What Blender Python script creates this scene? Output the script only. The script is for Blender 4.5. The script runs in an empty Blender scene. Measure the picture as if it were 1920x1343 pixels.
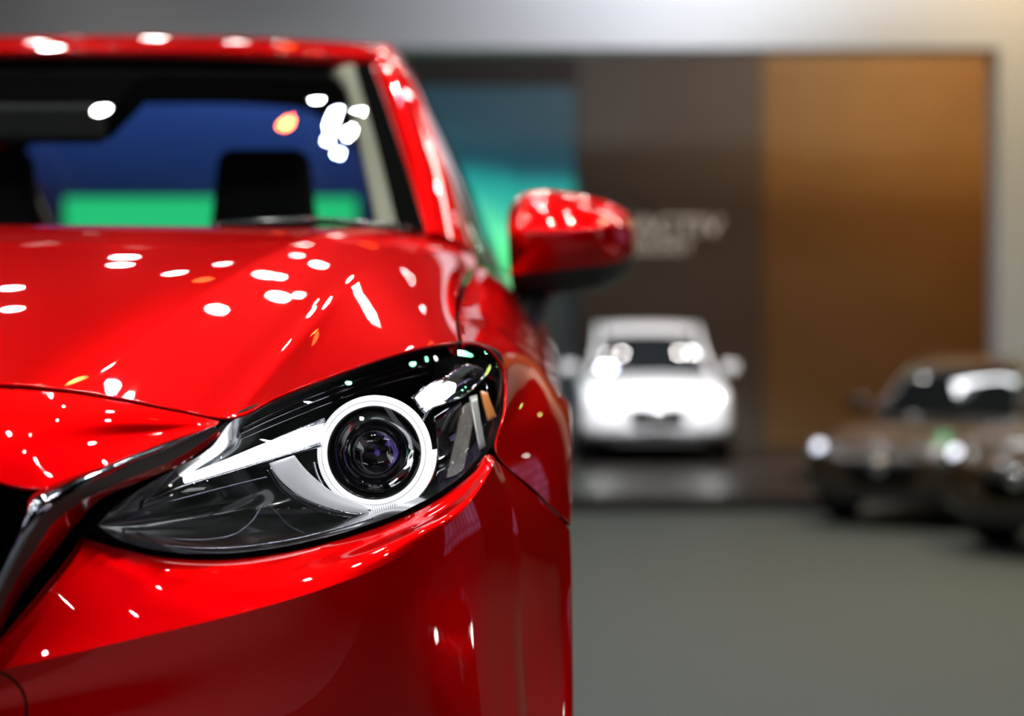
import bpy, bmesh, math, random
import numpy as np
from mathutils import Vector, Matrix
random.seed(4)
PI = math.pi
sc = bpy.context.scene
COL = sc.collection

# ------------------------------------------------------------------ camera, world, exposure
FPX, VX, VY = 3400.0, 1023.0, 645.0       # focal length and principal point in photo pixels
CX, CZ = 0.861, 1.59                      # camera position (x, height over the hall floor); y = 0
PL = 0.80                                 # height of the plinth the red car stands on
cam = bpy.data.cameras.new('camera')
cam.sensor_width = 36
cam.lens = FPX / 1920 * 36
cam.shift_x = -(VX - 960) / 1920
cam.shift_y = -(671.5 - VY) / 1920
cam.dof.use_dof = True
cam.dof.focus_distance = 1.80
cam.dof.aperture_fstop = 2.65
cam.dof.aperture_blades = 0
cam.clip_start = 0.05
camo = bpy.data.objects.new('camera', cam)
camo.location = (CX, 0, CZ)
camo.rotation_euler = (PI / 2, 0, 0)
COL.objects.link(camo)
sc.camera = camo
sc.view_settings.view_transform = 'Standard'
sc.view_settings.look = 'None'
sc.view_settings.exposure = 0.0
sc.view_settings.gamma = 1
sc.cycles.use_denoising = True
sc.cycles.max_bounces = 10
sc.cycles.transparent_max_bounces = 16
sc.cycles.sample_clamp_indirect = 6
sc.cycles.caustics_reflective = False
sc.cycles.caustics_refractive = False
w = bpy.data.worlds.new('hall_air')
w.use_nodes = True
w.node_tree.nodes['Background'].inputs[0].default_value = (0.5, 0.5, 0.6, 1)
w.node_tree.nodes['Background'].inputs[1].default_value = 0.03
sc.world = w

def area(name, loc, target, size, power, color=(1, 1, 1), shape='RECTANGLE', size_y=None, spread=None):
    l = bpy.data.lights.new(name, 'AREA')
    l.shape = shape
    l.size = size
    if size_y: l.size_y = size_y
    l.energy = power
    l.color = color
    if spread: l.spread = spread
    o = bpy.data.objects.new(name, l)
    o.location = loc
    o.rotation_euler = (Vector(target) - Vector(loc)).to_track_quat('-Z', 'Y').to_euler()
    COL.objects.link(o)
    return o

# big ceiling panels of the hall (their frames are built further down)
PANELS = [((3.9, 19.4, 7.2), 1.3, .3, 34, (.95, .97, 1)),
          ((5.5, 14.0, 8.9), 4.0, 1.2, 180, (1, .93, .85)),
          ((-7.5, 12.0, 8.9), 4.0, 1.2, 110, (1, .97, .95)),
          ((-4.0, -9.0, 8.9), 5.0, 1.2, 120, (.95, .97, 1)),
          ((7.0, -6.0, 8.9), 4.0, 1.2, 120, (.95, .97, 1))]
for (loc, sx, sy, p, c) in PANELS:
    area('ceiling_panel_light', (loc[0], loc[1], loc[2] - .06), (loc[0], loc[1], 0), sx, p, c, size_y=sy)
area('stage_wash', (1.5, 16.5, 7.4), (2.2, 21.5, .9), .8, 85, (.97, .98, 1), 'DISK', spread=.7)
area('amber_flare_fill', (6.5, 22.3, 7.6), (7.0, 26, 3.0), .8, 130, (1, .42, .06), 'DISK', spread=2.4)  # added amber lamp, stands in for an orange lens flare
area('header_wash', (2.6, 18.5, 8.6), (2.2, 21.5, 5.0), 1.6, 150, (.9, .93, 1), size_y=.3, spread=2.0)
area('floor_flare_fill', (5.5, 11.5, 8.4), (4.2, 12.0, 0), .6, 75, (1, .62, .22), 'DISK', spread=1.3)  # added amber lamp, warms the floor in place of flare haze
area('pillar_fill', (6.6, 19.5, 8.4), (6.6, 21.5, 3.5), .8, 130, (1, .72, .38), size_y=.3, spread=2.2)  # added warm lamp that brightens the pillar
# spotlights under the ceiling: x, y, power, colour, radius
WH = (1, .98, .94); BL = (.62, .72, 1); RD = (1, .10, .02); GR = (.75, 1, .25); GR2 = (.25, 1, .5)
SPOT_Z = 7.2
SPOTS = [(.13, 8.47, 20, WH, .05), (-.02, 8.17, 12, RD, .07), (.62, 8.12, 24, WH, .05), (.40, 8.18, 10, BL, .05), (.44, 8.0, 8, BL, .05), (.60, 7.84, 10, BL, .06),
         (-1.65, 8.58, 18, WH, .06), (-2.54, 15.14, 60, WH, .12), (-2.82, 16.37, 90, WH, .15), (-3.1, 12.96, 26, WH, .10), (-2.67, 11.59, 22, WH, .10),
         (.89, 11.45, 55, WH, .13), (.55, 10.42, 30, WH, .10), (.72, 13.67, 22, WH, .08), (-4.4, 19.6, 30, WH, .12),
         (-1.53, 13.72, 24, WH, .12), (.44, 12.26, 24, WH, .12), (9.5, 17.0, 90, GR, .25), (2.3, 14.4, 25, WH, .08),
         (4.4, 6.9, 12, GR2, .07), (4.7, 7.6, 10, GR2, .06), (5.1, 8.4, 14, WH, .06), (5.0, 9.2, 12, GR2, .07), (4.2, 6.0, 10, GR2, .05), (6.8, 10.2, 14, GR, .08), (4.1, 4.6, 12, WH, .06), (3.7, 3.6, 8, RD, .06),
         (4.3, 18.9, 6, GR2, .09), (4.5, 25.2, 14, WH, .12), (5.1, 24.9, 12, BL, .12), (5.8, 25.2, 10, GR2, .10), (6.4, 24.8, 14, WH, .12), (7.2, 25.2, 14, WH, .12), (3.1, 20.8, 8, WH, .09),
         (1.87, 23.2, 12, WH, .05), (1.74, 22.4, 14, BL, .05), (3.17, 23.3, 14, WH, .06), (3.35, 23.1, 4, WH, .05)]
for gy in (-5.5, -2.5, .5, 3.0, 5.2, 10.6, 13.0, 16.0):
    for k, gx in enumerate((-5.2, -3.4, -1.6, .1, 1.9, 3.7, 5.5)):
        if gy > 10 and gx < 1: continue
        SPOTS.append((gx + .35 * math.sin(gy * 3.1 + k * 1.7), gy + .3 * math.cos(k * 2.3 + gy), (26 if gy > 10 else 60) if gy > 2 else 36, WH, .10))
for k in range(18):
    SPOTS.append((-.9 + 1.15 * (k % 5) + .4 * math.sin(k * 2.1), 12.2 + 1.9 * (k // 5) + .5 * math.cos(k * 1.3), 6, WH if k % 4 else RD, .045))
for (x, y, p, c, r) in SPOTS:
    area('spotlight_beam', (x, y, SPOT_Z - .02), (x, y, 0), 1.4 * r, p * .5, c, 'DISK', spread=2.6)

# ------------------------------------------------------------------ helpers
def tag(o, label=None, cat=None, group=None, kind=None):
    if label: o['label'] = label
    if cat: o['category'] = cat
    if group: o['group'] = group
    if kind: o['kind'] = kind
    return o

def empty(name, loc=(0, 0, 0), rz=0, parent=None):
    o = bpy.data.objects.new(name, None)
    o.empty_display_size = .1
    o.location = loc
    o.rotation_euler = (0, 0, rz)
    if parent: o.parent = parent
    COL.objects.link(o)
    return o

def mesh_obj(name, verts, faces, m, parent=None, smooth=True, loc=(0, 0, 0), angle=None):
    me = bpy.data.meshes.new(name)
    me.from_pydata([tuple(map(float, v)) for v in verts], [], faces)
    me.materials.append(m)
    if smooth:
        me.polygons.foreach_set('use_smooth', [True] * len(me.polygons))
        if angle:
            me.set_sharp_from_angle(angle=angle)
    me.update()
    o = bpy.data.objects.new(name, me)
    o.location = loc
    if parent: o.parent = parent
    COL.objects.link(o)
    return o

def mat(name, base=(.5, .5, .5), metal=0, rough=.5, coat=0, coat_rough=.03, emit=None, estr=0, noise=0, nscale=20, bump=0, ior=1.5, trans=0, spec=.5, coat_tint=None, tint=None):
    m = bpy.data.materials.new(name)
    m.use_nodes = True
    nt = m.node_tree
    b = nt.nodes['Principled BSDF']
    b.inputs['Base Color'].default_value = (*base, 1)
    b.inputs['Metallic'].default_value = metal
    b.inputs['Roughness'].default_value = rough
    b.inputs['Coat Weight'].default_value = coat
    b.inputs['Coat Roughness'].default_value = coat_rough
    if coat_tint: b.inputs['Coat Tint'].default_value = (*coat_tint, 1)
    if tint: b.inputs['Specular Tint'].default_value = (*tint, 1)
    b.inputs['IOR'].default_value = ior
    b.inputs['Specular IOR Level'].default_value = spec
    b.inputs['Transmission Weight'].default_value = trans
    if emit:
        b.inputs['Emission Color'].default_value = (*emit, 1)
        b.inputs['Emission Strength'].default_value = estr
    if noise or bump:
        tc = nt.nodes.new('ShaderNodeTexCoord')
        n = nt.nodes.new('ShaderNodeTexNoise')
        n.inputs['Scale'].default_value = nscale
        n.inputs['Detail'].default_value = 4
        nt.links.new(tc.outputs['Object'], n.inputs['Vector'])
        if noise:
            r = nt.nodes.new('ShaderNodeMix'); r.data_type = 'RGBA'
            r.inputs[6].default_value = (*[c * (1 - noise) for c in base], 1)
            r.inputs[7].default_value = (*[min(1, c * (1 + noise)) for c in base], 1)
            nt.links.new(n.outputs['Fac'], r.inputs[0])
            nt.links.new(r.outputs[2], b.inputs['Base Color'])
        if bump:
            bp = nt.nodes.new('ShaderNodeBump')
            bp.inputs['Strength'].default_value = bump
            bp.inputs['Distance'].default_value = .01
            nt.links.new(n.outputs['Fac'], bp.inputs['Height'])
            nt.links.new(bp.outputs[0], b.inputs['Normal'])
    return m

def thin_glass(name, tint=(1, 1, 1), f0=1.5, rough=0.0, boost=1.0):
    m = bpy.data.materials.new(name)
    m.use_nodes = True
    nt = m.node_tree
    nt.nodes.remove(nt.nodes['Principled BSDF'])
    out = nt.nodes['Material Output']
    t = nt.nodes.new('ShaderNodeBsdfTransparent'); t.inputs[0].default_value = (*tint, 1)
    g = nt.nodes.new('ShaderNodeBsdfGlossy'); g.inputs['Roughness'].default_value = rough
    geo = nt.nodes.new('ShaderNodeNewGeometry')
    dt = nt.nodes.new('ShaderNodeVectorMath'); dt.operation = 'DOT_PRODUCT'
    nt.links.new(geo.outputs['Incoming'], dt.inputs[0]); nt.links.new(geo.outputs['Normal'], dt.inputs[1])
    def mth(op, a, b=None):
        n = nt.nodes.new('ShaderNodeMath'); n.operation = op; n.use_clamp = False
        for k, v in enumerate((a, b)):
            if v is None: continue
            if isinstance(v, (int, float)): n.inputs[k].default_value = v
            else: nt.links.new(v, n.inputs[k])
        return n.outputs[0]
    r0 = ((f0 - 1) / (f0 + 1)) ** 2
    c5 = mth('POWER', mth('SUBTRACT', 1.0, mth('ABSOLUTE', dt.outputs['Value'])), 5.0)
    f = mth('ADD', mth('MULTIPLY', c5, 1 - r0), r0)
    mu = nt.nodes.new('ShaderNodeMath'); mu.operation = 'MULTIPLY'; mu.inputs[1].default_value = boost; mu.use_clamp = True
    mx = nt.nodes.new('ShaderNodeMixShader')
    nt.links.new(f, mu.inputs[0])
    nt.links.new(mu.outputs[0], mx.inputs[0])
    nt.links.new(t.outputs[0], mx.inputs[1])
    nt.links.new(g.outputs[0], mx.inputs[2])
    nt.links.new(mx.outputs[0], out.inputs[0])
    return m

M = {}
M['paint'] = mat('red_paint', (.72, .0, .004), metal=.78, rough=.36, coat_tint=(1, .35, .35), tint=(1, .03, .03), spec=.1, coat=.85, coat_rough=.015, noise=.06, nscale=900)
M['black_gloss'] = mat('black_gloss', (.008, .008, .009), rough=.12, coat=.5)
M['black'] = mat('black_plastic', (.012, .012, .012), rough=.55)
M['rubber'] = mat('black_rubber', (.006, .006, .006), rough=.6, spec=.15)
M['chrome'] = mat('chrome', (.75, .76, .80), metal=1, rough=.04)
M['dark_chrome'] = mat('dark_chrome', (.20, .20, .23), metal=1, rough=.07)
M['frit'] = mat('black_glass_border', (.004, .004, .004), rough=1, spec=0)
M['wing_chrome'] = mat('smoked_chrome', (.42, .42, .50), metal=1, rough=.06)
M['satin'] = mat('satin_grey_metal', (.055, .054, .050), metal=.2, rough=.5)
M['lamp_black'] = mat('smoked_lamp_bowl', (.035, .04, .038), rough=.16, coat=.6, metal=.3)
M['lens'] = thin_glass('clear_lens', (.97, .98, .98), 1.45)
M['wind'] = thin_glass('windshield_glass', (.82, .87, .85), 1.52, boost=1.25)
M['side_glass'] = thin_glass('dark_side_glass', (.42, .45, .45), 1.5)
M['cream'] = mat('cream_cloth', (.84, .77, .62), rough=.9, noise=.05, nscale=200)
M['interior'] = mat('dark_interior', (.02, .02, .022), rough=.7, noise=.2, nscale=40)
M['liner'] = mat('grey_headliner', (.10, .105, .10), rough=.9)
M['drl'] = mat('white_light_ring', (.9, .9, .95), rough=.3, emit=(.93, .95, 1), estr=2.2)
M['bar'] = mat('white_light_bar', (.9, .9, .95), rough=.3, emit=(.95, .97, 1), estr=4.5)
M['blade'] = mat('white_light_blade', (.75, .75, .78), rough=.35, coat=.5, emit=(.9, .93, 1), estr=.35)
M['bulb'] = mat('bright_bulb', (1, 1, 1), emit=(1, 1, 1), estr=14)
M['amber'] = mat('amber_plastic', (.9, .32, .08), rough=.3, coat=.6, emit=(1, .35, .1), estr=.12)
M['alloy'] = mat('alloy_wheel', (.35, .35, .36), metal=1, rough=.25)
M['tyre'] = mat('tyre', (.012, .012, .012), rough=.8, noise=.2, nscale=60)
M['plens'] = mat('projector_glass', (.95, .96, 1), rough=.0, trans=1, ior=1.5)

def ring_ribs(m, base_s, amp):
    nt = m.node_tree; b = nt.nodes['Principled BSDF']
    tc = nt.nodes.new('ShaderNodeTexCoord'); sp = nt.nodes.new('ShaderNodeSeparateXYZ')
    nt.links.new(tc.outputs['Generated'], sp.inputs[0])
    def mt(op, a, b_=None, c=None):
        n = nt.nodes.new('ShaderNodeMath'); n.operation = op
        for k, v in enumerate((a, b_, c)):
            if v is None: continue
            if isinstance(v, (int, float)): n.inputs[k].default_value = v
            else: nt.links.new(v, n.inputs[k])
        return n.outputs[0]
    x = mt('SUBTRACT', sp.outputs[0], .5); z = mt('SUBTRACT', sp.outputs[2], .5)
    ang = mt('ARCTAN2', z, x)
    r = mt('SQRT', mt('ADD', mt('MULTIPLY', x, x), mt('MULTIPLY', z, z)))
    on = mt('GREATER_THAN', r, .455)
    line = mt('COMPARE', r, .452, .004)
    rib = mt('MULTIPLY', mt('MULTIPLY', mt('SINE', mt('MULTIPLY', ang, 150.0)), amp), on)
    st_ = mt('SUBTRACT', mt('ADD', rib, base_s), mt('MULTIPLY', line, base_s * .75))
    nt.links.new(st_, b.inputs['Emission Strength'])
ring_ribs(M['drl'], 1.1, .6)

def hermite_eval(P, t, breaks, ts):
    """P: (n, k) data at params t; C1 Bessel-Hermite with slope breaks at indices; evaluate at ts."""
    n = len(t)
    segs = []
    b = [0] + [i for i in sorted(breaks) if 0 < i < n - 1] + [n - 1]
    out = np.zeros((len(ts), P.shape[1]))
    for a, c in zip(b[:-1], b[1:]):
        tt = t[a:c + 1]; PP = P[a:c + 1]
        m = np.zeros_like(PP)
        h = np.diff(tt); d = np.diff(PP, axis=0) / h[:, None]
        if len(tt) == 2:
            m[:] = d[0]
        else:
            for i in range(1, len(tt) - 1):
                m[i] = (h[i] * d[i - 1] + h[i - 1] * d[i]) / (h[i] + h[i - 1])
            m[0] = 2 * d[0] - m[1] if len(tt) < 3 else d[0] * 1.5 - m[1] * .5
            m[-1] = d[-1] * 1.5 - m[-2] * .5
        sel = (ts >= tt[0] - 1e-12) & (ts <= tt[-1] + 1e-12)
        s = np.clip(ts[sel], tt[0], tt[-1])
        i = np.clip(np.searchsorted(tt, s, side='right') - 1, 0, len(tt) - 2)
        hh = h[i][:, None]; x = ((s - tt[i]) / h[i])[:, None]
        out[sel] = ((2 * x**3 - 3 * x**2 + 1) * PP[i] + (x**3 - 2 * x**2 + x) * hh * m[i]
                    + (-2 * x**3 + 3 * x**2) * PP[i + 1] + (x**3 - x**2) * hh * m[i + 1])
    return out

def params(A):          # A (rows, cols, 3): mean chord parameter along cols
    d = np.linalg.norm(np.diff(A, axis=1), axis=2).mean(axis=0)
    d = np.maximum(d, 1e-4)
    t = np.concatenate([[0], np.cumsum(d)])
    return t / t[-1]

def samples(t, n):      # about n samples that include every knot
    out = []
    for a, b in zip(t[:-1], t[1:]):
        k = max(2, int(round((b - a) * n)))
        out += list(np.linspace(a, b, k, endpoint=False))
    return np.array(out + [1.0])

def grid(rows, nu=60, nv=30, cu=(), cv=(), smooth=8):
    A = np.array(rows, float)                       # (R, C, 3)
    tu = params(A); tv = params(A.transpose(1, 0, 2))
    su = samples(tu, nu); sv = samples(tv, nv)
    R, Cn = A.shape[:2]
    B = np.stack([hermite_eval(A[r], tu, cu, su) for r in range(R)])          # (R, nu, 3)
    G = np.stack([hermite_eval(B[:, j], tv, cv, sv) for j in range(B.shape[1])], axis=1)
    hold_u = [int(np.argmin(abs(su - tu[i]))) for i in cu]
    hold_v = [int(np.argmin(abs(sv - tv[i]))) for i in cv]
    mask = np.zeros(G.shape[:2], bool)
    mask[1:-1, 1:-1] = True
    for j in hold_u: mask[:, j] = False
    for i in hold_v: mask[i, :] = False
    for _ in range(smooth):
        L = G.copy()
        L[1:-1, 1:-1] = (G[:-2, 1:-1] + G[2:, 1:-1] + G[1:-1, :-2] + G[1:-1, 2:]) / 4
        G = np.where(mask[..., None], .5 * G + .5 * L, G)
    # after smoothing along crease lines only along the line
    return G

def normals(G):
    du = np.gradient(G, axis=1); dv = np.gradient(G, axis=0)
    n = np.cross(du, dv)
    return n / np.maximum(np.linalg.norm(n, axis=2, keepdims=True), 1e-9)

XC = -0.09                                          # centre plane of the red car
INSIDE = np.array([XC, 3.4, .55])

def grid_faces(nr, nc, flip=False):
    f = []
    for i in range(nr - 1):
        for j in range(nc - 1):
            a, b, c, d = i * nc + j, i * nc + j + 1, (i + 1) * nc + j + 1, (i + 1) * nc + j
            f.append((a, d, c, b) if flip else (a, b, c, d))
    return f

def rim(G, sides, gap=.0016, roll=.002, depth=.014, inside=INSIDE, sgn=None):
    """shrink chosen sides by the gap and roll them inward: gives real panel gaps."""
    N = normals(G)
    if sgn is None:
        c = G.reshape(-1, 3).mean(0)
        sgn = np.sign(((inside - c) * N.reshape(-1, 3).mean(0)).sum())
    N = N * sgn                                     # now pointing inward
    def ext(G, N, side):
        if side in 'tb':
            A = G if side == 't' else G[::-1]
            NN = N if side == 't' else N[::-1]
            e, n, nx = A[0].copy(), NN[0], A[1]
            d = e - A[1]
            d /= np.maximum(np.linalg.norm(d, axis=1, keepdims=True), 1e-9)
            e0 = e - d * gap
            new = [e0 + n * (depth + roll), e0 + n * roll, e0 + n * roll * .35 - d * roll * .3, e0 - d * roll, e0 - d * roll * 1.8]
            A2 = np.vstack([np.array(new), A[1:]])
            # keep interior points from crossing the moved edge
            NN2 = np.vstack([np.array([n] * 5), NN[1:]])
            return (A2, NN2) if side == 't' else (A2[::-1], NN2[::-1])
        else:
            a, b = ext(G.transpose(1, 0, 2), N.transpose(1, 0, 2), 't' if side == 'l' else 'b')
            return a.transpose(1, 0, 2), b.transpose(1, 0, 2)
    for s in sides:
        G, N = ext(G, N, s)
    return G

def surf(name, G, m, parent, thick=0, mirror=False, angle=None, flip=None, loc=None):
    V = G.reshape(-1, 3).copy()
    if mirror: V[:, 0] = 2 * XC - V[:, 0]
    N = normals(G).reshape(-1, 3)
    c = V.mean(0)
    if flip is None:
        n = N.mean(0)
        if mirror: n = n * np.array([-1, 1, 1]); 
        out = c - INSIDE
        flip = (n * out).sum() < 0
        if mirror: flip = not flip
        # faces (a,b,c,d) have normal du x dv
        f = grid_faces(G.shape[0], G.shape[1], flip if not mirror else flip)
    else:
        f = grid_faces(G.shape[0], G.shape[1], flip)
    o = mesh_obj(name, V, f, m, parent, angle=angle, loc=loc or (0, 0, 0))
    if thick:
        s = o.modifiers.new('thickness', 'SOLIDIFY'); s.thickness = thick; s.offset = -1
    return o

def W(px, py, Y):       # a point seen at photo pixel (px, py) at depth Y, in the red car's frame
    return (CX + (px - VX) / FPX * Y, Y, CZ - PL - (py - VY) / FPX * Y)

def box_v(x0, x1, y0, y1, z0, z1):
    v = [(x, y, z) for z in (z0, z1) for y in (y0, y1) for x in (x0, x1)]
    f = [(0, 2, 3, 1), (4, 5, 7, 6), (0, 1, 5, 4), (2, 6, 7, 3), (0, 4, 6, 2), (1, 3, 7, 5)]
    return v, f

def box(name, x0, x1, y0, y1, z0, z1, m, parent=None, bevel=0, loc=(0, 0, 0)):
    v, f = box_v(x0, x1, y0, y1, z0, z1)
    o = mesh_obj(name, v, f, m, parent, smooth=False, loc=loc)
    if bevel:
        b = o.modifiers.new('bevel', 'BEVEL'); b.width = bevel; b.segments = 3
    return o

def lathe(profile, n=48, axis='y', a0=0, a1=2 * PI):
    """profile: (radius, offset) pairs; revolve about the axis."""
    full = abs(a1 - a0 - 2 * PI) < 1e-6
    k = n if full else n + 1
    V, F = [], []
    for i in range(k):
        a = a0 + (a1 - a0) * i / n
        for r, h in profile:
            if axis == 'y': V.append((r * math.cos(a), h, r * math.sin(a)))
            elif axis == 'x': V.append((h, r * math.cos(a), r * math.sin(a)))
            else: V.append((r * math.cos(a), r * math.sin(a), h))
    p = len(profile)
    for i in range(n):
        i2 = (i + 1) % k if full else i + 1
        for j in range(p - 1):
            F.append((i * p + j, i * p + j + 1, i2 * p + j + 1, i2 * p + j))
    return V, F

def tube(pts, r, n=8, caps=True):
    P = [Vector(p) for p in pts]
    V, F = [], []
    up = Vector((0, 0, 1))
    for i, p in enumerate(P):
        t = (P[min(i + 1, len(P) - 1)] - P[max(i - 1, 0)]).normalized()
        a = t.cross(up)
        if a.length < 1e-3: a = t.cross(Vector((0, 1, 0)))
        a.normalize(); b = t.cross(a).normalized()
        rr = r[i] if isinstance(r, (list, tuple)) else r
        for k in range(n):
            an = 2 * PI * k / n
            V.append(p + a * math.cos(an) * rr + b * math.sin(an) * rr)
    for i in range(len(P) - 1):
        for k in range(n):
            F.append((i * n + k, i * n + (k + 1) % n, (i + 1) * n + (k + 1) % n, (i + 1) * n + k))
    if caps:
        F.append(tuple(range(n - 1, -1, -1)))
        F.append(tuple((len(P) - 1) * n + k for k in range(n)))
    return V, F

def spline_pts(pts, n=40):
    A = np.array(pts, float)
    t = np.concatenate([[0], np.cumsum(np.linalg.norm(np.diff(A, axis=0), axis=1))]); t /= t[-1]
    return hermite_eval(A, t, (), np.linspace(0, 1, n))

# ================================================================== THE RED CAR
car = empty('car', (0, 3.6, PL))
tag(car, 'glossy red hatchback with a glowing round headlight, close to the camera', 'car')
LOC = (0, -3.6, 0)

def both(name, G, m, thick=0, parent=car, **k):
    a = surf(name, G, m, parent, thick=thick, loc=LOC, **k)
    b = surf(name, G, m, parent, thick=thick, mirror=True, loc=LOC, **k)
    return a, b

# ---- hood (columns from the centre line out to the fender seam, front to rear profiles)
cols = [  # front point, rear point, profile exponent, sideways bow
    ((XC, 1.56, W(0, 714, 1.56)[2]), (XC, 2.78, .968), 1.8, 0),
    ((.12, 1.575, W(0, 716, 1.575)[2]), (.13, 2.79, .968), 1.8, 0),
    (W(0, 722, 1.60), (.33, 2.81, .968), 1.75, 0),
    (W(80, 727, 1.612), (.48, 2.85, .969), 1.7, 0),
    (W(150, 736, 1.625), (.60, 2.88, .972), 1.62, -.008),
    (W(247, 753, 1.642), (.625, 2.89, .970), 1.55, -.006),
    (W(346, 773, 1.662), (.642, 2.90, .966), 1.5, 0),
    (W(425, 787, 1.682), (.655, 2.905, .963), 1.48, 0),
    (W(517, 747, 1.735), (.672, 2.91, .957), 1.42, 0),
    (W(621, 706, 1.81), (.690, 2.91, .950), 1.35, 0),
    (W(725, 670, 1.90), (.708, 2.91, .942), 1.25, 0),
    (W(803, 650, 1.97), (.725, 2.91, .930), 1.15, -.004),
    (W(862, 643, 2.04), (.742, 2.90, .909), 1.05, -.012)]
rows = []
for t in (0, .035, .12, .25, .42, .6, .78, .9, 1):
    r = []
    for (f, b, e, bow) in cols:
        x = f[0] + (b[0] - f[0]) * t + bow * math.sin(PI * t)
        y = f[1] + (b[1] - f[1]) * t
        z = f[2] + (b[2] - f[2]) * (1 - (1 - t) ** e)
        r.append((x, y, z))
    rows.append(r)
HG = grid(rows, 150, 90, cu=(4,), smooth=3)
hood_rows = rows
G = rim(rim(HG, 't', gap=.0045, depth=.001, roll=.0012), 'rb')
both('hood', G, M['paint'])

# ---- nose panel between the hood seam and the chrome grille wing
nose = [
    [(XC, 1.56, W(0, 714, 1.56)[2]), (.12, 1.575, W(0, 716, 1.575)[2]), W(0, 724, 1.60), W(80, 729, 1.612), W(149, 737, 1.625), W(247, 755, 1.642), W(346, 775, 1.662), W(412, 790, 1.678)],
    [(XC, 1.500, .705), (.12, 1.515, .70), W(-20, 800, 1.545), W(40, 800, 1.556), W(95, 792, 1.568), W(200, 790, 1.60), W(316, 795, 1.64), W(410, 792, 1.674)],
    [(XC, 1.466, .665), (.12, 1.48, .662), W(-70, 858, 1.515), W(10, 858, 1.525), W(55, 850, 1.535), W(170, 836, 1.575), W(300, 818, 1.627), W(409, 794, 1.670)],
    [(XC, 1.462, .655), (.12, 1.474, .648), W(-60, 886, 1.508), W(40, 915, 1.515), W(82, 917, 1.522), W(190, 877, 1.56), W(315, 830, 1.62), W(407, 797, 1.668)]]
G = grid(nose, 90, 40, cu=(4,), smooth=10)
G = rim(rim(G, 't', gap=.0024), 'b', gap=0, depth=.004, roll=.0008)
both('nose_panel', G, M['paint'])

# ---- bumper: brow patch (headlight to crease) and lower patch (crease down)
b_top = [W(147, 1002, 1.605), W(230, 1027, 1.618), W(308, 1044, 1.632), W(412, 1049, 1.65), W(517, 1038, 1.68), W(621, 1015, 1.718), W(725, 981, 1.768), W(829, 929, 1.85), W(883, 887, 1.905), W(914, 852, 1.95), W(925, 856, 1.964)]
b_lip = [W(140, 1012, 1.592), W(228, 1040, 1.604), W(308, 1056, 1.617), W(412, 1060, 1.634), W(517, 1049, 1.664), W(621, 1026, 1.702), W(727, 991, 1.752), W(832, 938, 1.836), W(887, 893, 1.894), W(918, 856, 1.945), W(926, 858, 1.963)]
b_rol = [W(130, 1030, 1.584), W(226, 1058, 1.594), W(308, 1074, 1.606), W(412, 1077, 1.622), W(519, 1066, 1.650), W(625, 1041, 1.688), W(732, 1004, 1.739), W(838, 949, 1.824), W(892, 900, 1.886), W(921, 860, 1.942), W(927, 860, 1.962)]
b_mid = [W(60, 1118, 1.559), W(180, 1132, 1.569), W(290, 1132, 1.582), W(412, 1117, 1.602), W(545, 1090, 1.634), W(665, 1052, 1.679), W(770, 1003, 1.738), W(858, 950, 1.815), W(900, 906, 1.876), W(925, 864, 1.938), W(929, 862, 1.961)]
b_cre = [W(-70, 1275, 1.529), W(60, 1243, 1.539), W(256, 1197, 1.561), W(412, 1160, 1.586), W(569, 1116, 1.626), W(700, 1069, 1.682), W(790, 1019, 1.740), W(868, 957, 1.812), W(904, 910, 1.872), W(928, 867, 1.936), W(930, 864, 1.960)]
BR = grid([b_top, b_lip, b_rol, b_mid, b_cre], 130, 60, smooth=6)
# lower patch continues: the crease, then the fender seam on the right
c1 = b_cre + [W(965, 893, 1.995), W(1000, 925, 2.035), W(1035, 957, 2.08), W(1070, 995, 2.15)]
def shift(row, dy, dY, dx=0):
    return [W(px + dx, py + dy, Y + dY) for (px, py, Y) in row]
low1 = [W(-90, 1310, 1.538), W(60, 1275, 1.545), W(256, 1232, 1.565), W(412, 1195, 1.588), W(572, 1150, 1.627), W(706, 1104, 1.682), W(800, 1056, 1.742), W(880, 1000, 1.817), W(918, 962, 1.875), W(945, 928, 1.932), W(955, 920, 1.955), W(985, 940, 1.997), W(1015, 968, 2.042), W(1045, 1000, 2.092), W(1072, 1030, 2.142)]
low2 = [W(-200, 1450, 1.539), W(40, 1420, 1.546), W(256, 1390, 1.567), W(412, 1370, 1.592), W(580, 1340, 1.632), W(720, 1310, 1.689), W(820, 1285, 1.750), W(900, 1260, 1.822), W(940, 1245, 1.878), W(968, 1230, 1.920), W(980, 1225, 1.945), W(1010, 1215, 1.990), W(1036, 1205, 2.030), W(1056, 1195, 2.065), W(1076, 1185, 2.090)]
low3 = [W(-420, 1680, 1.587), W(0, 1650, 1.597), W(256, 1620, 1.617), W(412, 1600, 1.637), W(590, 1570, 1.672), W(730, 1550, 1.722), W(835, 1530, 1.777), W(915, 1505, 1.842), W(955, 1490, 1.887), W(985, 1475, 1.927), W(995, 1470, 1.947), W(1020, 1450, 1.982), W(1045, 1430, 2.017), W(1060, 1415, 2.037), W(1078, 1400, 2.052)]
low4 = [W(-640, 1850, 1.650), W(0, 1830, 1.660), W(256, 1810, 1.675), W(412, 1790, 1.690), W(590, 1765, 1.720), W(735, 1745, 1.765), W(840, 1720, 1.810), W(920, 1690, 1.870), W(960, 1665, 1.910), W(990, 1640, 1.945), W(1000, 1630, 1.960), W(1025, 1605, 1.990), W(1048, 1580, 2.020), W(1062, 1565, 2.035), W(1076, 1550, 2.045)]
LG = grid([c1, low1, low2, low3, low4], 150, 60, cu=(10,), smooth=10)
BRr = rim(BR, 'tl', gap=.003, roll=.0015, depth=.02)
LGr = rim(LG, 'br', depth=.03)
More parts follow.
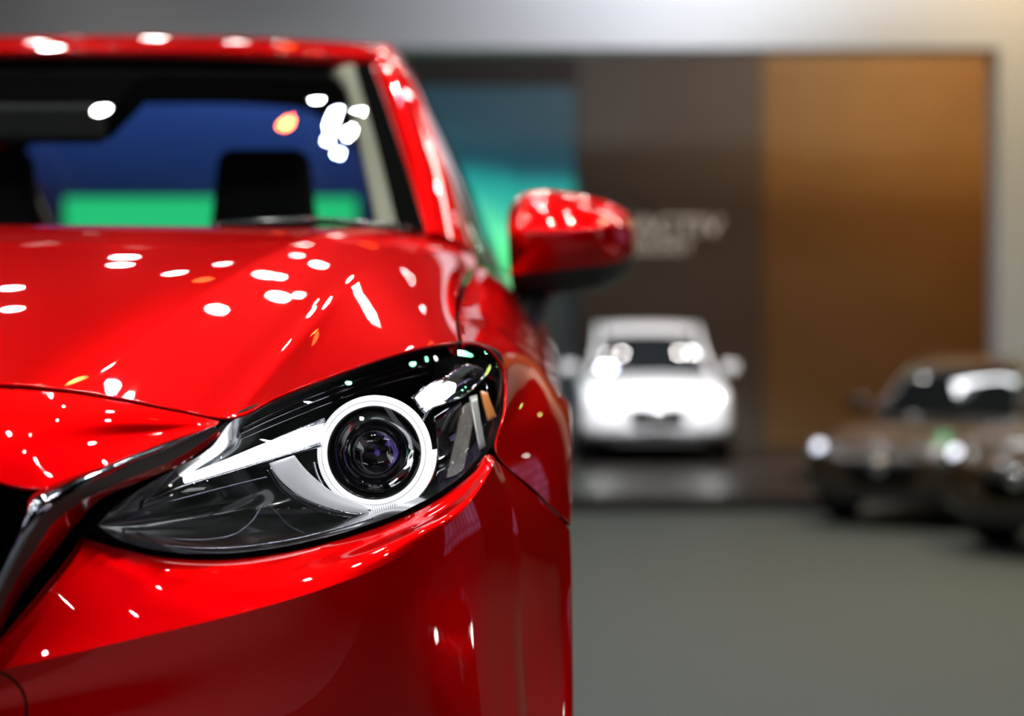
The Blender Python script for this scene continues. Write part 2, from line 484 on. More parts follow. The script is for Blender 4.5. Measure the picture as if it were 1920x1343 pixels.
# top edge of the lower patch right of the crease end: panel gap
for mir in (False, True):
    bo = surf('bumper', LGr, M['paint'], car, loc=LOC, mirror=mir)
    br = surf('bumper_brow', BRr, M['paint'], bo, mirror=mir)

# ---- fender
fr = [
 [W(866, 643, 2.04), (.752, 2.25, .812), (.741, 2.45, .832), (.738, 2.62, .856), (.740, 2.78, .884), (.745, 3.0, .918)],
 [W(890, 644, 2.06), (.770, 2.25, .811), (.760, 2.45, .831), (.756, 2.62, .855), (.755, 2.79, .884), (.757, 3.01, .916)],
 [W(918, 655, 2.075), (.792, 2.25, .803), (.782, 2.45, .824), (.777, 2.62, .846), (.773, 2.80, .874), (.772, 3.02, .904)],
 [W(944, 690, 2.08), (.820, 2.25, .786), (.812, 2.45, .806), (.806, 2.62, .826), (.800, 2.8, .853), (.792, 3.04, .884)],
 [W(948, 762, 2.055), (.843, 2.25, .757), (.848, 2.45, .775), (.846, 2.62, .787), (.842, 2.8, .804), (.836, 3.05, .824)],
 [W(930, 846, 1.985), (.868, 2.2, .712), (.876, 2.43, .730), (.877, 2.62, .732), (.876, 2.79, .738), (.874, 3.05, .748)],
 [W(1000, 918, 2.045), (.886, 2.19, .665), (.891, 2.42, .712), (.891, 2.62, .675), (.889, 2.78, .60), (.889, 3.05, .60)],
 [W(1072, 988, 2.145), (.893, 2.19, .607), (.895, 2.42, .690), (.894, 2.62, .631), (.893, 2.765, .44), (.890, 3.05, .40)]]
G0 = grid(fr, 90, 90, smooth=12)
G = rim(rim(G0, 'tbr', gap=.001, depth=.012), 'l', gap=.001, depth=.001, roll=.0012)
both('fender', G, M['paint'])

# ---- dark inner structure behind the panel gaps
inner = [[(x, y + .035, z - .02) for (x, y, z) in row] for row in
         ([p for p in hood_rows[0]], [(r[0], r[1] + .25, r[2] - .02) for r in hood_rows[0]])]
G = grid([[(XC, 1.62, .15), (.3, 1.66, .15), (.6, 1.76, .15), (.76, 1.98, .15), (.80, 2.06, .15)],
          [(XC, 1.66, .45), (.3, 1.72, .45), (.6, 1.86, .45), (.76, 2.06, .45), (.82, 2.10, .45)],
          [(XC, 1.70, .60), (.3, 1.74, .60), (.55, 2.00, .60), (.70, 2.2, .60), (.80, 2.25, .60)],
          [(XC, 1.68, .70), (.3, 1.73, .70), (.52, 2.04, .68), (.68, 2.26, .70), (.74, 2.35, .74)],
          [(XC, 1.76, .75), (.3, 1.80, .75), (.50, 2.06, .74), (.62, 2.3, .76), (.69, 2.4, .78)],
          [(XC, 2.7, .90), (.3, 2.7, .90), (.50, 2.8, .90), (.62, 2.85, .89), (.70, 2.9, .87)]], 40, 40, smooth=4)
both('inner_body', G, M['rubber'])

# ---- headlights
top_e = [W(183, 985, 1.615), W(232, 938, 1.62), W(308, 890, 1.635), W(392, 843, 1.66), W(433, 792, 1.69), W(517, 751, 1.745), W(621, 710, 1.82), W(725, 674, 1.91), W(803, 654, 1.98), W(855, 647, 2.035), W(897, 651, 2.07), W(930, 668, 2.085), W(944, 700, 2.085)]
bot_e = [W(183, 986, 1.615), W(232, 1016, 1.622), W(308, 1034, 1.634), W(412, 1039, 1.652), W(517, 1028, 1.682), W(621, 1005, 1.72), W(725, 972, 1.77), W(780, 947, 1.81), W(829, 920, 1.852), W(878, 880, 1.905), W(910, 838, 1.955), W(934, 776, 2.04), W(944, 702, 2.085)]
def lerp(a, b, t): return tuple(a[i] + (b[i] - a[i]) * t for i in range(3))
def bulge(k, prof):
    out = []
    for i, (a, b) in enumerate(zip(top_e, bot_e)):
        p = lerp(a, b, k)
        s = math.sin(PI * min(1, i / 12)) ** .6
        out.append((p[0] + prof * s * (.35 - .75 * i / 12), p[1] + prof * s, p[2]))
    return out
lens_rows = [top_e, bulge(.2, -.016), bulge(.5, -.026), bulge(.8, -.018), bot_e]
bowl_rows = [top_e, bulge(.03, .05), bulge(.13, .18), bulge(.5, .24), bulge(.87, .18), bulge(.97, .05), bot_e]
# black seal band between lens and paint: follows the lens outline, slightly larger
def outline(rowsT, rowsB, n=90):
    a = spline_pts(rowsT, n); b = spline_pts(rowsB[::-1], n)
    return np.vstack([a, b[1:-1]])
OUT = outline(top_e, bot_e)
def W2(px, py, Y): return np.array(W(px, py, Y))
seal_out = outline(
    [W(146, 1000, 1.612), W(192, 936, 1.615), W(284, 893, 1.63), W(362, 861, 1.645), W(418, 790, 1.682), W(516, 745, 1.742), W(620, 704, 1.818), W(724, 668, 1.905), W(803, 648, 1.98), W(862, 640, 2.04), W(905, 645, 2.075), W(938, 664, 2.09), W(948, 700, 2.09)],
    [W(146, 1003, 1.612), W(226, 1030, 1.622), W(308, 1047, 1.636), W(412, 1052, 1.655), W(518, 1041, 1.684), W(622, 1018, 1.722), W(726, 984, 1.772), W(782, 959, 1.812), W(831, 932, 1.855), W(884, 889, 1.908), W(916, 846, 1.958), W(940, 780, 2.045), W(948, 702, 2.09)])

def headlight(mir):
    sx = -1 if mir else 1
    def X(v):
        v = np.array(v, float).reshape(-1, 3).copy()
        if mir: v[:, 0] = 2 * XC - v[:, 0]
        return v
    def part(name, V, F, m, parent, **k):
        F = [tuple(reversed(f)) for f in F] if mir else F
        return mesh_obj(name, X(V), F, m, parent, **k)
    hl = surf('headlight', grid(bowl_rows, 90, 50, smooth=6), M['lamp_black'], car, mirror=mir, loc=LOC, flip=False)
    lc = surf('lens_cover', grid(lens_rows, 110, 50, smooth=6), M['lens'], hl, mirror=mir)
    # seal: inner edge tucked behind the lens
    n = len(OUT)
    So = seal_out + np.array([0, .006, 0]); Si = OUT + np.array([0, .001, 0])
    Sm = (seal_out + OUT) / 2 + np.array([0, .002, 0]); Sb = seal_out + np.array([0, .045, 0])
    ring4 = [Si, Sm, So, Sb]
    V = np.vstack(ring4); F = []
    for k in range(3):
        for i in range(n):
            j = (i + 1) % n
            F.append((k * n + i, k * n + j, (k + 1) * n + j, (k + 1) * n + i))
    part('seal', V, F, M['rubber'], hl)
    # glowing ring
    RC = np.array(W(702, 849, 1.85))
    def at_ring(v): return [tuple(np.array(p) + RC) for p in v]
    prof = [(.0478, .006), (.0480, -.002), (.0498, -.006), (.0530, -.0075), (.0562, -.005), (.0582, -.001), (.0584, .006)]
    v, f = lathe(prof, 96)
    part('light_ring', at_ring(v), f, M['drl'], hl)
    v, f = lathe([(.0565, .004), (.0570, -.008), (.0600, -.0095), (.0628, -.006), (.0635, .002), (.0635, .008)], 40, a0=-PI * .42, a1=.06)
    part('light_arc', at_ring(v), f, M['drl'], hl)
    v, f = lathe([(.0632 + .0014 * math.cos(a), .004 + .0014 * math.sin(a)) for a in np.linspace(0, 2 * PI, 9)], 70, a0=-PI * .95, a1=-.05)
    part('chrome_rim', at_ring(v), f, M['chrome'], hl)
    # projector: black barrel stepping in, chrome circle, glass dome, reflector behind it
    v, f = lathe([(.0479, -.003), (.0468, -.005), (.0455, .001), (.0430, .006), (.0412, .007), (.0408, .004), (.0400, .006), (.0392, .018), (.0380, .022)], 72)
    part('projector_barrel', at_ring(v), f, M['black_gloss'], hl)
    v, f = lathe([(.0382, .021), (.034, .040), (.022, .052), (.0001, .056)], 48)
    part('projector_reflector', at_ring(v), f, M['dark_chrome'], hl)
    v, f = lathe([(.0001, -.002), (.010, -.001), (.020, .0035), (.028, .0095), (.034, .0165), (.0375, .0215), (.0375, .0245), (.0001, .0250)], 56)
    part('projector_lens', at_ring(v), f, M['plens'], hl)
    v, f = lathe([(.0262 + .0009 * math.cos(a), .030 + .0009 * math.sin(a)) for a in np.linspace(0, 2 * PI, 9)], 56)
    part('inner_ring', at_ring(v), f, M['chrome'], hl)
    # light bar and its chrome channel
    def rib(name, A, B, m, thick=.002, bul=0, nu=40, nv=8):
        mid = [lerp(a, b, .5) for a, b in zip(A, B)]
        mid = [(p[0], p[1] - bul, p[2]) for p in mid]
        G = grid([A, mid, B], nu, nv, smooth=2)
        o = surf(name, G, m, hl, mirror=mir, thick=thick, flip=mir)
        return o
    rib('bar_channel', [W(228, 956, 1.655), W(330, 906, 1.70), W(430, 860, 1.745), W(520, 818, 1.79), W(606, 782, 1.845)],
        [W(228, 962, 1.655), W(345, 914, 1.695), W(440, 886, 1.735), W(520, 861, 1.785), W(604, 838, 1.845)], M['channel'], bul=-.012, nv=12)
    rib('light_bar', [W(345, 896, 1.69), W(420, 866, 1.715), W(490, 835, 1.745), W(550, 811, 1.785), W(604, 795, 1.835)],
        [W(345, 903, 1.69), W(420, 882, 1.715), W(490, 862, 1.745), W(550, 844, 1.785), W(600, 826, 1.835)], M['bar'], bul=.004)
    # lower white blade and its chrome lip
    rib('light_blade', [W(550, 854, 1.79), W(566, 875, 1.80), W(588, 898, 1.815), W(624, 926, 1.835), W(680, 948, 1.848)],
        [W(506, 868, 1.785), W(532, 904, 1.795), W(578, 936, 1.812), W(636, 956, 1.835), W(700, 963, 1.845)], M['blade'], bul=.006)
    pts = spline_pts([W(505, 872, 1.790), W(520, 898, 1.790), W(545, 922, 1.795), W(582, 943, 1.81), W(640, 961, 1.83), W(700, 966, 1.838), W(765, 955, 1.842)], 40)
    v, f = tube(pts, .0022, 8); part('blade_trim', v, f, M['chrome'], hl)
    pts = spline_pts([W(498, 878, 1.788), W(520, 910, 1.788), W(545, 932, 1.793), W(582, 952, 1.808), W(640, 969, 1.825), W(700, 973, 1.833)], 40)
    v, f = tube(pts, .0014, 8); part('blade_trim', v, f, M['dark_chrome'], hl)
    # upper outer reflector, bulb, side reflectors
    rib('upper_reflector', [W(770, 745, 1.90), W(792, 727, 1.915), W(835, 706, 1.945), W(871, 684, 1.985), W(903, 690, 2.02)],
        [W(795, 790, 1.895), W(805, 772, 1.905), W(838, 758, 1.935), W(873, 742, 1.975), W(911, 705, 2.02)], M['chrome'], bul=-.02, nv=14)
    c0, c1_ = np.array(W(802, 752, 1.915)), np.array(W(852, 722, 1.945))
    pts = [c0 + (c1_ - c0) * t for t in (0, .15, .5, .85, 1)]
    v, f = tube(pts, [.003, .0065, .0085, .0065, .002], 12); part('bulb', v, f, M['bulb'], hl)
    rib('side_reflector', [W(812, 783, 1.90), W(835, 768, 1.92), W(862, 752, 1.955)],
        [W(818, 895, 1.875), W(838, 880, 1.895), W(858, 850, 1.93)], M['dark_chrome'], bul=-.03, nv=14)
    rib('ribbed_reflector', [W(864, 765, 1.955), W(876, 756, 1.97), W(892, 750, 1.985)],
        [W(836, 897, 1.885), W(852, 893, 1.895), W(868, 880, 1.91)], M['ribbed'], bul=-.006, nv=30)
    rib('chrome_strip', [W(880, 745, 1.975), W(892, 742, 1.985)], [W(898, 845, 1.945), W(908, 838, 1.955)], M['satin_white'], bul=.004)
    rib('amber_reflector', [W(900, 735, 2.01), W(912, 738, 2.015)], [W(914, 790, 1.99), W(928, 782, 2.01)], M['amber'], bul=.003)
    rib('outer_bezel', [W(905, 700, 2.035), W(925, 712, 2.05)], [W(925, 800, 2.0), W(936, 770, 2.03)], M['dark_chrome'], bul=.003)
    # raised styling ribs on the upper bowl
    for k, (dy, r) in enumerate(((14, .0012), (24, .0018), (38, .0010))):
        pts = spline_pts([W(452, 792 + dy * .8, 1.73), W(520, 756 + dy, 1.775), W(621, 716 + dy, 1.85), W(725, 681 + dy, 1.935), W(800, 662 + dy, 1.995)], 30)
        v, f = tube(pts, r, 6); part('styling_rib', v, f, M['dark_chrome'], hl)
    pts = spline_pts([W(215, 985, 1.65), W(280, 1003, 1.66), W(340, 1012, 1.665), W(400, 1011, 1.675), W(445, 1000, 1.69), W(475, 975, 1.70), W(497, 946, 1.71), W(512, 955, 1.715), W(540, 985, 1.72), W(570, 1000, 1.73)], 60)
    v, f = tube(pts, .0009, 6); part('styling_rib', v, f, M['line'], hl)
    pts = spline_pts([W(205, 992, 1.64), W(260, 1014, 1.65), W(330, 1026, 1.655), W(412, 1029, 1.668), W(517, 1018, 1.70), W(621, 995, 1.74), W(700, 972, 1.77)], 60)
    v, f = tube(pts, .0011, 6); part('styling_rib', v, f, M['line'], hl)
    pts = spline_pts([W(215, 968, 1.65), W(330, 938, 1.69), W(430, 912, 1.73), W(500, 895, 1.76)], 40)
    v, f = tube(pts, .0010, 6); part('styling_rib', v, f, M['line'], hl)
M['channel'] = mat('brushed_channel', (.33, .34, .37), metal=1, rough=.16, bump=.15, nscale=300)
M['ribbed'] = mat('ribbed_reflector', (.45, .42, .40), metal=.9, rough=.25, bump=1.0, nscale=600)
M['satin_white'] = mat('satin_white_metal', (.85, .84, .82), metal=.5, rough=.3)
M['line'] = mat('edge_line', (.25, .27, .35), metal=.8, rough=.25)
headlight(False)
headlight(True)

# ---- chrome grille wing: chrome bevel above, satin band below, painted strip under it
wo = [W(408, 795, 1.665), W(316, 829, 1.615), W(197, 875, 1.555), W(99, 915, 1.515), W(59, 939, 1.498), W(36, 985, 1.49), W(0, 1066, 1.485), W(-70, 1210, 1.485), W(-200, 1400, 1.50), W(-520, 1480, 1.47), W(-1085, 1490, 1.44)]
wm = [W(406, 801, 1.660), W(308, 846, 1.608), W(185, 898, 1.545), W(112, 938, 1.508), W(82, 962, 1.495), W(52, 1008, 1.486), W(12, 1083, 1.482), W(-52, 1218, 1.482), W(-170, 1425, 1.497), W(-500, 1515, 1.465), W(-1085, 1525, 1.435)]
wl = [W(410, 808, 1.664), W(335, 857, 1.622), W(222, 907, 1.565), W(150, 943, 1.535), W(104, 978, 1.52), W(72, 1024, 1.51), W(30, 1090, 1.505), W(-32, 1228, 1.505), W(-140, 1450, 1.52), W(-480, 1550, 1.49), W(-1085, 1560, 1.46)]
wi = [W(407, 796, 1.672), W(312, 831, 1.63), W(192, 878, 1.575), W(94, 917, 1.54), W(50, 940, 1.53), W(26, 985, 1.53), W(-10, 1060, 1.53), W(-85, 1205, 1.53), W(-215, 1385, 1.54), W(-520, 1460, 1.51), W(-1085, 1470, 1.48)]
mid = [lerp(a, b, .5) for a, b in zip(wo, wm)]
mid = [(p[0], p[1] - .006, p[2]) for p in mid]
both('grille_wing', grid([wi, wo, mid, wm], 140, 20, smooth=0), M['wing_chrome'])
both('grille_band', grid([wm, [lerp(a, b, .5) for a, b in zip(wm, wl)], wl], 140, 10, smooth=0), M['satin'])
ws = [W(414, 815, 1.672), W(350, 866, 1.640), W(262, 905, 1.60), W(186, 940, 1.585), W(139, 990, 1.583), W(96, 1048, 1.575), W(46, 1108, 1.565), W(-20, 1240, 1.555), W(-120, 1465, 1.56), W(-470, 1570, 1.53), W(-1085, 1580, 1.50)]
both('grille_surround', rim(grid([wl, [lerp(a, b, .6) for a, b in zip(wl, ws)], ws], 140, 12, smooth=0), 'b'), M['paint'])
# mesh grille behind
gr = box('grille', XC - .46, XC + .46, 1.60, 1.64, .30, .655, M['rubber'], car, loc=LOC)
for k in range(9):
    z = .33 + k * .038
    v, f = tube([(XC - .45, 1.585, z), (XC, 1.55, z), (XC + .45, 1.585, z)], .006, 8)
    mesh_obj('grille_bar', v, f, M['black_gloss'], gr)
v, f = lathe([(.0, 1.452), (.05, 1.456), (.07, 1.462), (.075, 1.47), (.075, 1.56)], 40)
mesh_obj('emblem_base', [(p[0] + XC, p[1], p[2] + .56) for p in v], f, M['chrome'], gr)
# lower bumper centre and tow eye cover
G = grid([[W(-1085, 1600, 1.50), W(-470, 1590, 1.53), W(-200, 1560, 1.56), W(-120, 1480, 1.57)],
          [W(-1085, 1700, 1.52), W(-600, 1700, 1.54), W(-420, 1690, 1.58), W(-300, 1640, 1.61)],
          [(XC, 1.62, .14), (-.0, 1.63, .14), (.1, 1.64, .15), (.12, 1.66, .17)]], 30, 20, smooth=2)
both('bumper_centre', G, M['black'])
from mathutils.bvhtree import BVHTree
bvh = BVHTree.FromPolygons([tuple(p) for p in LG.reshape(-1, 3)], grid_faces(*LG.shape[:2]))
pts = []
for a in np.linspace(0, 2 * PI, 49):
    px, py = -28 + 78 * math.cos(a), 1330 + 74 * math.sin(a)
    d = Vector(((px - VX) / FPX, 1, -(py - VY) / FPX)).normalized()
    h = bvh.ray_cast(Vector((CX, 0, CZ - PL)), d)[0]
    if h: pts.append(tuple(h - d * .0004))
v, f = tube(pts, .0012, 6, caps=False)
mesh_obj('tow_eye_cover', v, f, M['rubber'], car, loc=LOC)

# ---- windshield, cowl, pillars, roof
we = [W(797, 434, 2.98), W(766, 335, 3.16), W(733, 235, 3.37), W(714, 180, 3.50), W(694, 124, 3.70)]
def wrow(yc, zc, e, k=.03):
    out = []
    for t in (0, .3, .6, .85, 1):
        x = XC + (e[0] - XC) * t
        s = t ** 2.6
        out.append((x, yc + (e[1] - yc) * s, zc + (e[2] - zc) * s))
    return out
wr = [wrow(2.80, .955, we[0]), wrow(3.03, 1.085, we[1]), wrow(3.29, 1.215, we[2]), wrow(3.44, 1.285, we[3]), wrow(3.66, 1.378, we[4])]
WG = grid(wr, 60, 50, smooth=4)
both('windshield', WG, M['wind'])
# black border of the glass
def between(r, t0, t1):
    return [hermite_eval(np.array(r, float), np.array([0, .3, .6, .85, 1.]), (), np.array([t]))[0] for t in (t0, (t0 + t1) / 2, t1)]
off = np.array([0, -.003, .003])
G = grid([[p + off for p in between(r, .945, 1.0)] for r in wr], 8, 40, smooth=0)
both('glass_border', G, M['frit'])
fri = []
for tt in (.975, 1.0):
    a = hermite_eval(np.array([[*wr[k][j]] for j in range(5) for k in (3,)], float), np.array([0, .3, .6, .85, 1.]), (), np.linspace(0, 1, 9))
    b = hermite_eval(np.array(wr[4], float), np.array([0, .3, .6, .85, 1.]), (), np.linspace(0, 1, 9))
    fri.append([a[i] + (b[i] - a[i]) * tt + off for i in range(9)])
both('glass_border', grid(fri, 30, 4, smooth=0), M['frit'])
# pillar and roof rail
pin = [W(797, 436, 2.975), W(768, 335, 3.155), W(735, 235, 3.365), W(716, 178, 3.50), W(692, 104, 3.72), (.505, 4.0, 1.448), (.50, 4.3, 1.453), (.475, 4.8, 1.405), (.44, 5.3, 1.26), (.44, 5.62, 1.04)]
pou = [W(897, 490, 3.08), W(852, 335, 3.30), W(812, 232, 3.50), W(790, 178, 3.62), W(742, 98, 3.86), (.545, 4.05, 1.42), (.56, 4.3, 1.41), (.55, 4.8, 1.36), (.51, 5.3, 1.24), (.56, 5.62, 1.0)]
pm1 = []; pm2 = []
for i, (a, b) in enumerate(zip(pin, pou)):
    s = 1 if i < 5 else .4
    p = lerp(a, b, .2); pm1.append((p[0], p[1] - .022 * s, p[2] + .008 * s))
    p = lerp(a, b, .65); pm2.append((p[0] + .004, p[1] - .034 * s, p[2] + .010 * s))
G = grid([pin, pm1, pm2, pou], 120, 24, smooth=2)
both('roof_pillar', rim(G, 'tb', gap=0, depth=.01), M['paint'])
re = [(.50, 3.72, W(692, 104, 3.72)[2]), (.505, 3.86, 1.425), (.505, 4.0, 1.447), (.50, 4.3, 1.453), (.490, 4.6, 1.432), (.475, 4.8, 1.405)]
rc = [(3.665, 1.385), (3.80, 1.432), (3.98, 1.468), (4.3, 1.495), (4.62, 1.497), (4.84, 1.478)]
rr = []
for e, (yc, zc) in zip(re, rc):
    rr.append([(XC + (e[0] - XC) * t, yc + (e[1] - yc) * t ** 2.5, zc + (e[2] - zc) * t ** 2.5) for t in (0, .35, .7, .9, 1)])
both('roof', rim(grid(rr, 50, 50, smooth=6), 't', gap=0), M['paint'])
both('headliner', grid([[(x, y + .02, z - .045) for (x, y, z) in r] for r in rr], 20, 20, smooth=0), M['liner'])
# inner pillar trim
tin = [W(716, 430, 3.12), W(693, 321, 3.33), W(672, 225, 3.52), W(650, 160, 3.68), W(622, 140, 3.76)]
tou = [W(778, 436, 3.04), W(742, 325, 3.25), W(712, 225, 3.44), W(694, 160, 3.60), W(680, 128, 3.72)]
tmid = [(p[0], p[1] - .02, p[2]) for p in (lerp(a, b, .5) for a, b in zip(tin, tou))]
both('pillar_trim', grid([tin, tmid, tou], 40, 10, smooth=0), M['cream'], thick=.01)
# cowl and wiper
G = grid([[(XC, 2.76, .945), (.3, 2.79, .945), (.6, 2.88, .94), (.70, 2.95, .93)],
          [(XC, 2.86, .945), (.3, 2.88, .945), (.6, 2.99, .94), (.72, 3.10, .93)]], 30, 6, smooth=0)
both('cowl', G, M['black'])
G = grid([[(.655, 2.905, .955), (.69, 2.915, .945), (.725, 2.915, .926), (.745, 2.93, .909), (.748, 3.0, .915)],
          [W(765, 430, 3.03), W(797, 424, 3.04), W(835, 430, 3.07), W(868, 450, 3.10), W(899, 480, 3.13)]], 20, 8, smooth=0)
both('cowl_corner', G, M['paint'])
pts = spline_pts([W(395, 424, 2.86), W(520, 416, 2.88), W(640, 418, 2.90), W(770, 432, 2.93)], 20)
v, f = tube(pts, .006, 8)
mesh_obj('wiper', v, f, M['black_gloss'], car, loc=LOC)
# side glass, doors, quarter panels, sill
bl = [(.745, 3.06, .918), (.755, 3.3, .93), (.765, 3.6, .94), (.77, 4.0, .95), (.77, 4.4, .96), (.755, 4.9, .975), (.71, 5.3, .99), (.62, 5.62, 1.0)]
tl = [(.742, 3.07, .925), (.69, 3.32, 1.095), (.635, 3.56, 1.24), (.548, 4.02, 1.42), (.558, 4.4, 1.405), (.55, 4.8, 1.36), (.51, 5.3, 1.24), (.56, 5.62, 1.0)]
ml = [(a[0] * .45 + b[0] * .55 + .018, (a[1] + b[1]) / 2, (a[2] + b[2]) / 2) for a, b in zip(bl, tl)]
both('side_window', grid([tl, ml, bl], 60, 16, smooth=0), M['side_glass'])
side_z = [(.0, None), ]
def side_rows(stations):
    R = []
    prof = [(0, 0, 1.0), (.024, -.022, 0), (.066, -.085, 0), (.106, -.17, 0), (.12, -.32, 0), (.122, -.50, 0), (.10, -.70, 0)]
    for k, (dx, dz, _) in enumerate(prof):
        R.append([(x + dx * s, y, z + dz) for (x, y, z, s) in stations])
    return R
st1 = [(.768, 3.055, .905, 1), (.77, 3.3, .918, 1), (.772, 3.7, .93, 1), (.775, 4.1, .942, 1)]
st2 = [(.775, 4.1, .942, 1), (.77, 4.5, .955, 1), (.757, 4.85, .968, 1.05)]
both('front_door', rim(grid(side_rows(st1), 30, 40, smooth=2), 'lrb', depth=.01), M['paint'])
both('rear_door', rim(grid(side_rows(st2), 20, 40, smooth=2), 'lrb', depth=.01), M['paint'])
st3 = [(.757, 4.85, .968, 1.05), (.715, 5.25, .985, 1.3), (.63, 5.6, .99, 1.7), (.55, 5.85, .92, 1.8), (.30, 5.98, .90, 1.5), (XC, 6.0, .90, 0)]
both('rear_quarter', rim(grid(side_rows(st3), 40, 40, smooth=2), 'l', depth=.01), M['paint'])
both('tailgate', grid([[(.44, 5.62, 1.03), (.2, 5.66, 1.02), (XC, 5.68, 1.02)], [(.60, 5.62, .985), (.25, 5.9, .93), (XC, 5.96, .92)]], 20, 8, smooth=0), M['paint'])
gt = [(XC, 4.86, 1.452), (.15, 4.86, 1.436), (.29, 4.86, 1.375), (.37, 4.88, 1.29)]
both('rear_header', grid([[(XC, 4.84, 1.478), (.20, 4.84, 1.47), (.36, 4.82, 1.445), (.475, 4.8, 1.405)], gt], 30, 6, smooth=0), M['liner'])
both('rear_window', grid([gt, [(XC, 5.68, 1.02), (.15, 5.67, 1.02), (.33, 5.63, 1.02), (.42, 5.58, 1.03)]], 30, 6, smooth=0), thin_glass('rear_glass', (.75, .8, .78)))
both('rear_pillar', grid([[(.475, 4.8, 1.405), (.45, 5.2, 1.29), (.44, 5.62, 1.04)], [(.37, 4.88, 1.29), (.40, 5.2, 1.17), (.42, 5.58, 1.03)]], 16, 8, smooth=0), M['liner'])
G = grid([[(.885, 2.80, .42), (.885, 2.84, .40), (.885, 4.85, .40)], [(.88, 2.83, .2), (.88, 2.86, .18), (.88, 4.85, .18)], [(.5, 2.85, .16), (.5, 2.86, .15), (.5, 4.85, .15)]], 10, 10, cu=(1,), cv=(1,), smooth=0)
both('sill', G, M['black'])
box('underbody', XC - .78, XC + .78, 2.0, 5.8, .16, .30, M['rubber'], car, loc=LOC)

# ---- interior
G = grid([[(XC, 2.86, .93), (.3, 2.88, .93), (.66, 3.06, .92)], [(XC, 3.25, .955), (.3, 3.28, .955), (.70, 3.34, .93)], [(XC, 3.45, .80), (.3, 3.45, .80), (.70, 3.45, .80)]], 20, 16, smooth=2)
both('dashboard', G, M['interior'])
def seat(x, y, name='seat', hz=1.0):
    s = empty(name, (x, y - 3.6, .3), parent=car)
    c = box('seat_cushion', -.25, .25, -.25, .27, .0, .16, M['interior'], s, bevel=.05)
    v, f = box_v(-.24, .24, .20, .32, .12, .70)
    v = [(p[0] * (.8 if p[2] > .5 else 1), p[1] + (p[2] - .12) * .25, p[2]) for p in v]
    o = mesh_obj('seat_back', v, f, M['interior'], s, smooth=False); b = o.modifiers.new('bevel', 'BEVEL'); b.width = .05; b.segments = 4
    v, f = box_v(-.125, .125, .34, .43, .70, .93)
    v = [(p[0] * (.80 if p[2] > .9 else 1), p[1], p[2]) for p in v]
    o = mesh_obj('headrest', v, f, M['interior'], s, smooth=False); b = o.modifiers.new('bevel', 'BEVEL'); b.width = .03; b.segments = 4
hx = W(495, 0, 4.1)[0]
seat(hx, 3.72)
seat(2 * XC - hx, 3.72)
box('rear_seat', XC - .6, XC + .6, 4.9, 5.05, .35, .93, M['interior'], car, bevel=.04, loc=LOC)
# interior mirror and sensor housing
mr = box('interior_mirror', -.125, .125, -.015, .02, -.036, .036, M['interior'], car, bevel=.014, loc=(XC + .005, 3.38 - 3.6, W(0, 232, 3.38)[2]))
v, f = box_v(-.12, .14, 3.40, 3.62, 1.17, 1.24)
v = [(XC + (p[0]) * (1 if p[1] < 3.5 else 1.1), p[1], p[2] + (p[1] - 3.4) * .42) for p in v]
o = mesh_obj('sensor_housing', v, f, M['frit'], car, smooth=False, loc=LOC)
b = o.modifiers.new('bevel', 'BEVEL'); b.width = .015; b.segments = 3
# steering wheel (driver sits on the car's right)
v, f = lathe([(.18 + .014 * math.cos(a), .014 * math.sin(a)) for a in np.linspace(0, 2 * PI, 9)], 40)
o = mesh_obj('steering_wheel', v, f, M['interior'], car, loc=(2 * XC - hx, 3.52 - 3.6, .82)); o.rotation_euler = (-.4, 0, 0)
v, f = box_v(-.17, .17, -.02, .02, -.03, .03)
o2 = mesh_obj('spoke', v, f, M['interior'], o, smooth=False)

